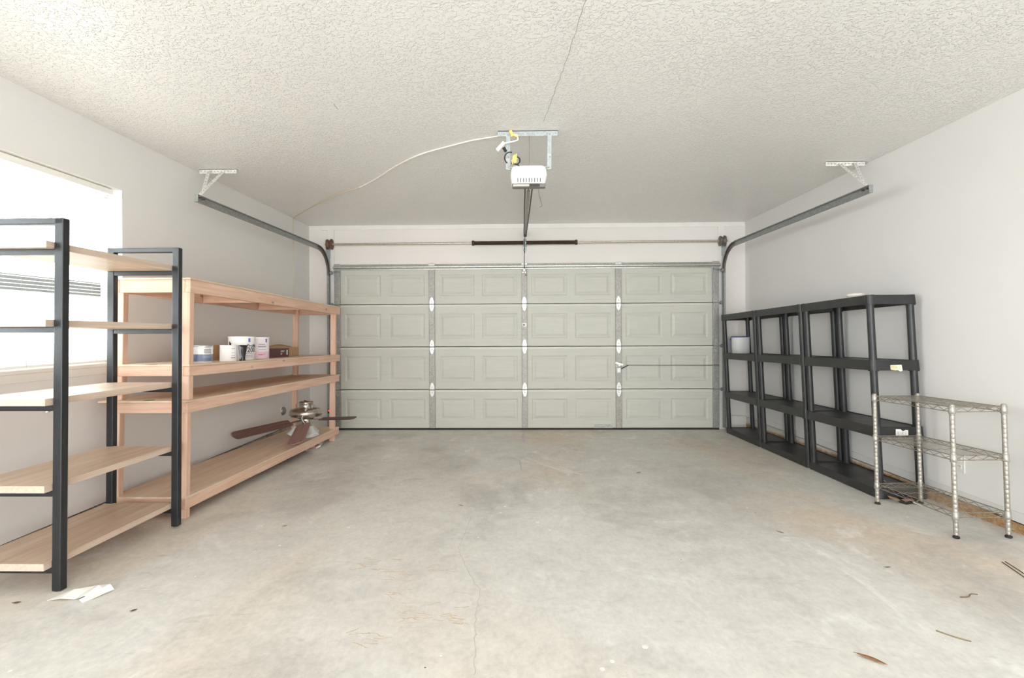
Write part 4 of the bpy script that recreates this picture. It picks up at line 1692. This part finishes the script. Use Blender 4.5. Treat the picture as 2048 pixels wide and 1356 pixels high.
# stickers on the near end
b = MB()
yf = -UL / 2 - 0.0005
pl = [(-0.045, 0.912), (0.030, 0.914), (0.034, 0.885), (0.036, 0.872), (0.020, 0.868), (0.004, 0.878), (-0.012, 0.876), (-0.044, 0.882)]
b.prism([(x - 0.03 - 0.0, z) for x, z in pl], 'y', yf - 0.003, yf, 0)
b.box(-0.072, -0.03, yf - 0.0036, yf, 0.888, 0.910, 1)
lab(b.build('sticker', [M['sticker'], M['sticker_yellow']], u1), 'torn cream sticker')
b = MB()
pl = [(-0.032, 0.476), (0.0, 0.476), (0.010, 0.466), (0.020, 0.464), (0.034, 0.472), (0.050, 0.470), (0.050, 0.432), (-0.032, 0.432)]
b.prism([(x - 0.018, z) for x, z in pl], 'y', yf - 0.003, yf, 0)
for i in range(16):
    x = -0.046 + i * 0.0045
    if rnd.random() < 0.8:
        b.box(x, x + rnd.choice((0.001, 0.002)), yf - 0.0036, yf, 0.438, 0.462, 1)
lab(b.build('sticker', [M['paper'], M['ink_soft']], u1), 'white barcode sticker')
b = MB()
b.bar((0.03, -0.20, 0.0625), (0.055, -0.13, 0.0625), 0.004, 0.003)
b.build('scratch_mark', M['sticker'], u1)


def on_unit(x, y, h, unit_y, xs=XU):
    p = Matrix.Rotation(TILT, 4, 'X') @ Vector((x - xs - LEAN * h, y - unit_y, h))
    return Vector((xs, unit_y, fz(unit_y))) + p


# white can with blue rim on the far unit
y3 = yu + 2 * UL
pc = on_unit(2.60, 5.79, 0.941, y3)
wcn = thing('paint_can', 'white paint can with blue rim on the farthest black shelf', 'paint can', pc, (TILT, 0, 0))
b = MB()
b.lathe([(0.094, 0), (0.097, 0.003), (0.098, 0.190)], (0, 0, 0), 'z', 40)
b.build('can_body', simple('grey_white_plastic', (222, 222, 220), 0.45, var=0.03), wcn)
b = MB()
b.lathe([(0.101, 0.186), (0.103, 0.190), (0.103, 0.198), (0.09, 0.199), (0.088, 0.194), (0.03, 0.195)], (0, 0, 0), 'z', 40)
lab(b.build('lid', M['blue_rim'], wcn), 'blue rimmed lid')
b = MB()
fa_ = face(2.60, 5.79)
ux, uy = math.cos(fa_ - math.pi / 2), math.sin(fa_ - math.pi / 2)
s0 = -1
q = Vector((ux, uy, 0))
if q.x > 0:
    q = -q
b.tube([q * 0.1005 + Vector((0, 0, 0.168)), q * 0.1035 + Vector((0, 0, 0.09)), q * 0.1005 + Vector((0, 0, 0.006))], 0.004, 8)
b.build('bail_handle', M['blue_rim'], wcn)
b = MB()
b.lathe([(0.012, 0), (0.012, 0.008), (0.006, 0.012)], (0, 0, 0), 'z', 12)
b.v = [tuple(q * (0.098 + z_) + Vector((-q.y, q.x, 0)) * x_ + Vector((0, 0, 0.165 + y_))) for x_, y_, z_ in b.v]
b.build('handle_lug', M['dark_plastic'], wcn)

# white lid on top of the nearest unit
pl_ = on_unit(2.50, 3.62, 1.3965, yu)
ld = thing('plastic_dish', 'round off white dish upside down on top of nearest black shelf', 'dish', pl_, (TILT, 0, 0))
b = MB()
b.lathe([(0.050, 0.0), (0.052, 0.010), (0.058, 0.012), (0.058, 0.024), (0.054, 0.028), (0.010, 0.028)], (0, 0, 0), 'z', 40)
b.build('dish_body', M['lid'], ld)

# ------------------------------------------------------------------ chrome wire rack (right front)
RL, RDp = 0.565, 0.290
rk = thing('wire_rack', 'small three tier chrome wire rack by the right wall', 'rack', (2.354 + RDp / 2, 2.725 + RL / 2, fz(2.725 + RL / 2)), (TILT, 0.0, 0.034))
LR = 0.004


def sh2(p):
    return Vector((p.x - LR * p.z, p.y, p.z))


hx, hy = RDp / 2, RL / 2
rtops = (0.712, 0.448, 0.136)
for sx in (-1, 1):
    for sy in (-1, 1):
        b = MB()
        prof = [(0.0115, 0.018)]
        z = 0.03
        while z < 0.70:
            prof += [(0.0122, z), (0.01185, z + 0.0008), (0.01185, z + 0.0022), (0.0122, z + 0.003)]
            z += 0.0254
        prof += [(0.0122, 0.722), (0.010, 0.728), (0.002, 0.729)]
        b.lathe(prof, (sx * hx, sy * hy, 0), 'z', 14)
        po = b.build('post', M['chrome'], rk, 0, sh2)
        b = MB()
        b.lathe([(0.014, 0.0), (0.016, 0.003), (0.016, 0.010), (0.009, 0.014), (0.009, 0.024)], (sx * hx, sy * hy, 0), 'z', 14)
        lab(b.build('foot', M['rubber'], po, 0, sh2), 'black levelling foot')
for zt in rtops:
    b = MB()
    wr = 0.0026
    for s, (p, q_) in enumerate((((-hx, -hy), (hx, -hy)), ((hx, -hy), (hx, hy)), ((hx, hy), (-hx, hy)), ((-hx, hy), (-hx, -hy)))):
        p3, q3 = Vector((*p, 0)), Vector((*q_, 0))
        d = (q3 - p3).normalized()
        p3, q3 = p3 + d * 0.014, q3 - d * 0.014
        b.tube([p3 + Vector((0, 0, zt)), q3 + Vector((0, 0, zt))], wr, 6)
        b.tube([p3 + Vector((0, 0, zt - 0.026)), q3 + Vector((0, 0, zt - 0.026))], wr, 6)
        Ln = (q3 - p3).length
        nz = max(4, int(round(Ln / 0.036)))
        zig = [p3 + d * (Ln * i / nz) + Vector((0, 0, zt - (0.003 if i % 2 else 0.023))) for i in range(nz + 1)]
        b.tube(zig, 0.0018, 5)
    b.build('edge_truss', M['chrome_old'], rk, 0, sh2)
    b = MB()
    n = 17
    for i in range(1, n):
        x = -hx + 2 * hx * i / n
        b.tube([(x, -hy, zt + 0.001), (x, hy, zt + 0.001)], 0.0009, 5)
    for yy in (-hy * 0.34, hy * 0.34):
        zig = [(-hx + 2 * hx * i / 12, yy, zt - 0.004 - (0.006 if i % 2 else 0.0)) for i in range(13)]
        b.tube(zig, 0.0018, 5)
    b.build('wire_grid', M['chrome'], rk, 0, sh2)
    for sx in (-1, 1):
        for sy in (-1, 1):
            b = MB()
            b.lathe([(0.0125, -0.036), (0.0162, -0.035), (0.0155, -0.02), (0.0145, 0.006), (0.0125, 0.008)], (sx * hx, sy * hy, zt), 'z', 16)
            b.build('collar', M['collar'], rk, 0, sh2)

# outlet plate on the right wall behind the rack
ot = thing('wall_outlet', 'white outlet plate low on right wall behind the wire rack', 'outlet', (XR, 3.15, 0.388))
b = MB()
b.box(-0.0055, 0.0, -0.036, 0.036, -0.057, 0.057)
b.build('cover_plate', M['plate'], ot, 0.003)
for dz in (-0.022, 0.022):
    b = MB()
    b.prism([(y, dz + z) for y, z in rrect(0.016, 0.014, 0.008, 3)], 'x', -0.008, -0.005)
    r_ = b.build('socket', M['plate'], ot)
    b = MB()
    for dy in (-0.006, 0.006):
        b.box(-0.0085, -0.006, dy - 0.001, dy + 0.001, dz - 0.002, dz + 0.007)
    b.build('slot', M['ink'], r_)

# junk under the rack
jk = thing('packaging', 'crushed pink and black packaging beside the wire rack', 'packaging', (2.56, 3.312, fz(3.312)), (0, 0, 0.5))
b = MB()
b.prism([(-0.055, -0.02), (0.05, -0.03), (0.065, 0.0), (0.04, 0.028), (-0.05, 0.03)], 'z', 0.001, 0.018)
b.build('tray', M['dark_plastic'], jk, 0.004)
b = MB()
b.prism([(-0.048, -0.012), (0.036, -0.02), (0.04, 0.012), (-0.03, 0.022)], 'z', 0.019, 0.021)
b.build('insert', simple('faded_pink_card', (198, 150, 142), 0.7), jk)
b = MB()
b.bar((0.0, -0.03, 0.018), (0.02, -0.075, 0.003), 0.045, 0.001)
b.build('tag', M['paper'], jk)
b = MB()
b.bar((-0.04, 0.03, 0.018), (-0.075, 0.075, 0.03), 0.05, 0.002)
b.build('flap', M['cardboard'], jk)
b = MB()
tw = tag(None or MB().build('twig', M['leaf_dark']), 'short brown twig on floor under the wire rack', 'twig') if False else None
b.tube(smooth_path([(2.655, 3.36, fz(3.36) + 0.004), (2.70, 3.385, fz(3.385) + 0.01), (2.73, 3.42, fz(3.42) + 0.006)]), [0.005] * 13, 6)
b.tube(smooth_path([(2.69, 3.38, fz(3.38) + 0.008), (2.69, 3.36, fz(3.36) + 0.004)]), 0.004, 6)
tag(b.build('twig', M['leaf_dark']), 'forked brown twig on the floor behind the wire rack', 'twig')
b = MB()
lf = lambda x, y: (x, y, fz(y) + 0.003)
b.prism([(2.325, 3.285), (2.345, 3.27), (2.362, 3.278), (2.35, 3.295)], 'z', fz(3.28) + 0.0005, fz(3.28) + 0.004)
tag(b.build('leaf', M['leaf_dark']), 'small brown leaf scrap at the foot of wire rack', 'leaf')

# ------------------------------------------------------------------ litter on the floor
def dry_leaf(x, y, ln, wd, rz, curl, mat, label):
    o = thing('leaf', label, 'leaf', (x, y, fz(y) + 0.0012), (TILT, 0, rz), 'dry leaves on the floor')
    b = MB()
    n = 10
    vs = []
    for i in range(n + 1):
        t_ = i / n
        hw = wd * math.sin(math.pi * min(1, t_ * 0.95 + 0.03)) ** 0.8 / 2 * (1 - 0.35 * t_)
        xx = (t_ - 0.5) * ln
        bend = 0.10 * ln * math.sin(t_ * 3.0)
        zc = curl * (t_ - 0.5) ** 2 * 2
        for s in (-1, 0, 1):
            vs.append((xx, s * hw + bend, zc + (0.25 * hw if s else 0) + 0.001))
    fs = []
    for i in range(n):
        for j in range(2):
            fs.append((i * 3 + j, i * 3 + j + 1, i * 3 + j + 4, i * 3 + j + 3))
    b.add(vs, fs, 0, True)
    bo = b.build('blade', mat, o)
    s_ = bo.modifiers.new('thick', 'SOLIDIFY')
    s_.thickness = 0.0008
    b = MB()
    b.tube([(-ln * 0.5, 0, 0.002 + curl * 0.5), (-ln * 0.62, 0.004, 0.004)], 0.001, 5)
    b.build('stalk', mat, o)
    return o


dry_leaf(1.172, 1.672, 0.085, 0.024, -0.75, 0.01, M['leaf'], 'largest curled brown leaf, on floor at the right front')
dry_leaf(1.732, 2.36, 0.03, 0.010, 0.1, 0.004, M['leaf_dark'], 'small dark leaf on bare floor left of the wire rack feet')
dry_leaf(-0.407, 3.23, 0.035, 0.013, -0.5, 0.004, M['leaf'], 'small tan leaf on mid floor, near the hairline crack top')
dry_leaf(-1.401, 2.861, 0.028, 0.012, 0.6, 0.004, M['leaf'], 'small brown leaf on the floor, to the right of the pine bench')
dry_leaf(1.449, 2.786, 0.04, 0.014, -0.9, 0.004, M['twig'], 'small yellowish leaf on floor between crack and wire rack')
dry_leaf(-1.572, 1.949, 0.022, 0.016, 0.9, 0.003, M['leaf_dark'], 'tiny dark leaf scrap right of the crumpled paper')
dry_leaf(0.959, 4.054, 0.045, 0.014, 0.5, 0.004, M['leaf'], 'small reddish leaf on far floor, in front of garage door')
dry_leaf(-2.11, 2.00, 0.03, 0.014, 0.3, 0.004, M['leaf_dark'], 'dark leaf scrap lying beside the near metal shelf foot')

for (pts, r, mat, label) in (
        ([(1.531, 1.849), (1.55, 1.825), (1.575, 1.80), (1.60, 1.783)], 0.0022, 'twig', 'longest pale twig at the right front floor'),
        ([(1.832, 2.092), (1.87, 2.095), (1.90, 2.118), (1.925, 2.115)], 0.0018, 'leaf_dark', 'thin dark twig on floor in front of the wire rack'),
        ([(2.345, 2.43), (2.32, 2.34), (2.29, 2.25)], 0.0022, 'leaf_dark', 'dark straw at the right edge, nearer the wall'),
        ([(2.325, 2.425), (2.295, 2.33), (2.265, 2.24)], 0.0022, 'leaf_dark', 'dark straw at the right edge, farther from the wall')):
    b = MB()
    b.tube(smooth_path([(x, y, fz(y) + r) for x, y in pts], 5), r, 6)
    tag(b.build('twig', M[mat]), label, 'twig', 'twigs on the floor')

pp = thing('crumpled_paper', 'torn white paper wad on floor by the metal shelf foot', 'paper', (-1.90, 2.06, fz(2.06)), (TILT, 0, 0.25))
b = MB()
b.add([(-0.11, -0.01, 0.002), (-0.05, -0.035, 0.016), (0.0, -0.03, 0.004), (0.04, -0.04, 0.018), (0.075, -0.055, 0.006),
       (-0.075, 0.03, 0.008), (-0.03, 0.02, 0.024), (0.02, 0.025, 0.012), (0.06, 0.02, 0.030), (0.105, 0.0, 0.008),
       (-0.02, 0.06, 0.004), (0.04, 0.065, 0.012), (0.09, 0.055, 0.016)],
      [(0, 1, 6, 5), (1, 2, 7, 6), (2, 3, 8, 7), (3, 4, 9, 8), (5, 6, 10), (6, 7, 11, 10), (7, 8, 12, 11), (8, 9, 12)])
po = b.build('sheet', M['paper'], pp)
s_ = po.modifiers.new('thick', 'SOLIDIFY')
s_.thickness = 0.0015
b = MB()
b.add([(0.03, -0.055, 0.010), (0.05, -0.07, 0.002), (0.12, 0.02, 0.006), (0.10, 0.03, 0.026)], [(0, 1, 2, 3)])
po = b.build('folded_edge', M['paper'], pp)
s_ = po.modifiers.new('thick', 'SOLIDIFY')
s_.thickness = 0.0025

# white paint spots (dried blobs on the slab)
for x, y, r in ((0.088, 2.936, 0.014), (0.43, 1.74, 0.011), (-0.116, 3.222, 0.010), (-0.14, 3.10, 0.008), (-1.02, 2.85, 0.010), (0.26, 1.62, 0.009), (0.30, 1.66, 0.008)):
    b = MB()
    n = 14
    loop = [(x + r * rnd.uniform(0.75, 1.15) * math.cos(2 * math.pi * i / n), y + r * rnd.uniform(0.75, 1.15) * math.sin(2 * math.pi * i / n)) for i in range(n)]
    b.prism(loop, 'z', 0, 1)
    b.v = [(px, py, fz(py) + (0.0002 if pz < 0.5 else 0.0012)) for px, py, pz in b.v]
    o = b.build('paint_spot', M['paper'], floor)
    lab(o, 'dried white paint spot')

# rust coloured scratch marks and pale scuffs on the slab
M['rust_mark'] = simple('rusty_scratch', (194, 176, 156), 0.9, var=0.1, scale=60)
M['scuff'] = simple('pale_scuff', (226, 221, 214), 0.9, var=0.03, scale=30)


def squiggle(x, y, length, n_br, name, mat, wd):
    mb = MB()
    for k in range(n_br * 2):
        px, py = x + rnd.uniform(-0.5, 0.5) * length, y + rnd.uniform(-0.35, 0.35) * length
        a = rnd.uniform(-0.5, 0.5)
        for i in range(rnd.randint(4, 9)):
            st = rnd.uniform(0.005, 0.013)
            a = a * 0.6 + rnd.uniform(-0.6, 0.6)
            qx, qy = px + st * math.cos(a), py + st * math.sin(a) * 0.8
            mb.bar((px, py, fz(py) + 0.0004), (qx, qy, fz(qy) + 0.0004), wd * rnd.uniform(0.4, 1.2), 0.0006)
            px, py = qx, qy
    return mb.build(name, mat, floor)


for x, y, l, n in ((-0.72, 2.36, 0.22, 9), (-0.60, 2.26, 0.14, 5), (-0.42, 2.33, 0.10, 3), (-0.39, 1.94, 0.26, 10), (-0.60, 1.78, 0.12, 4), (-0.55, 2.10, 0.10, 3)):
    lab(squiggle(x, y, l, n, 'rust_mark', M['rust_mark'], 0.004), 'rusty scratch mark')


def scuff(pts, wd, name='scuff'):
    mb = MB()
    for (x0, y0), (x1, y1), k in pts:
        for i in range(k):
            t0 = rnd.uniform(0, 0.75)
            t1 = t0 + rnd.uniform(0.1, 0.25)
            ox, oy = rnd.uniform(-wd, wd), rnd.uniform(-wd, wd) * 2
            a = (x0 + (x1 - x0) * t0 + ox, y0 + (y1 - y0) * t0 + oy)
            c = (x0 + (x1 - x0) * t1 + ox, y0 + (y1 - y0) * t1 + oy)
            mb.bar((a[0], a[1], fz(a[1]) + 0.0003), (c[0], c[1], fz(c[1]) + 0.0003), rnd.uniform(0.004, 0.014), 0.0005)
    return lab(mb.build(name, M['scuff'], floor), 'pale scuff mark')


scuff([((0.10, 4.45), (0.50, 3.95), 26)], 0.035)
scuff([((-0.48, 3.98), (-0.25, 4.10), 10)], 0.02)
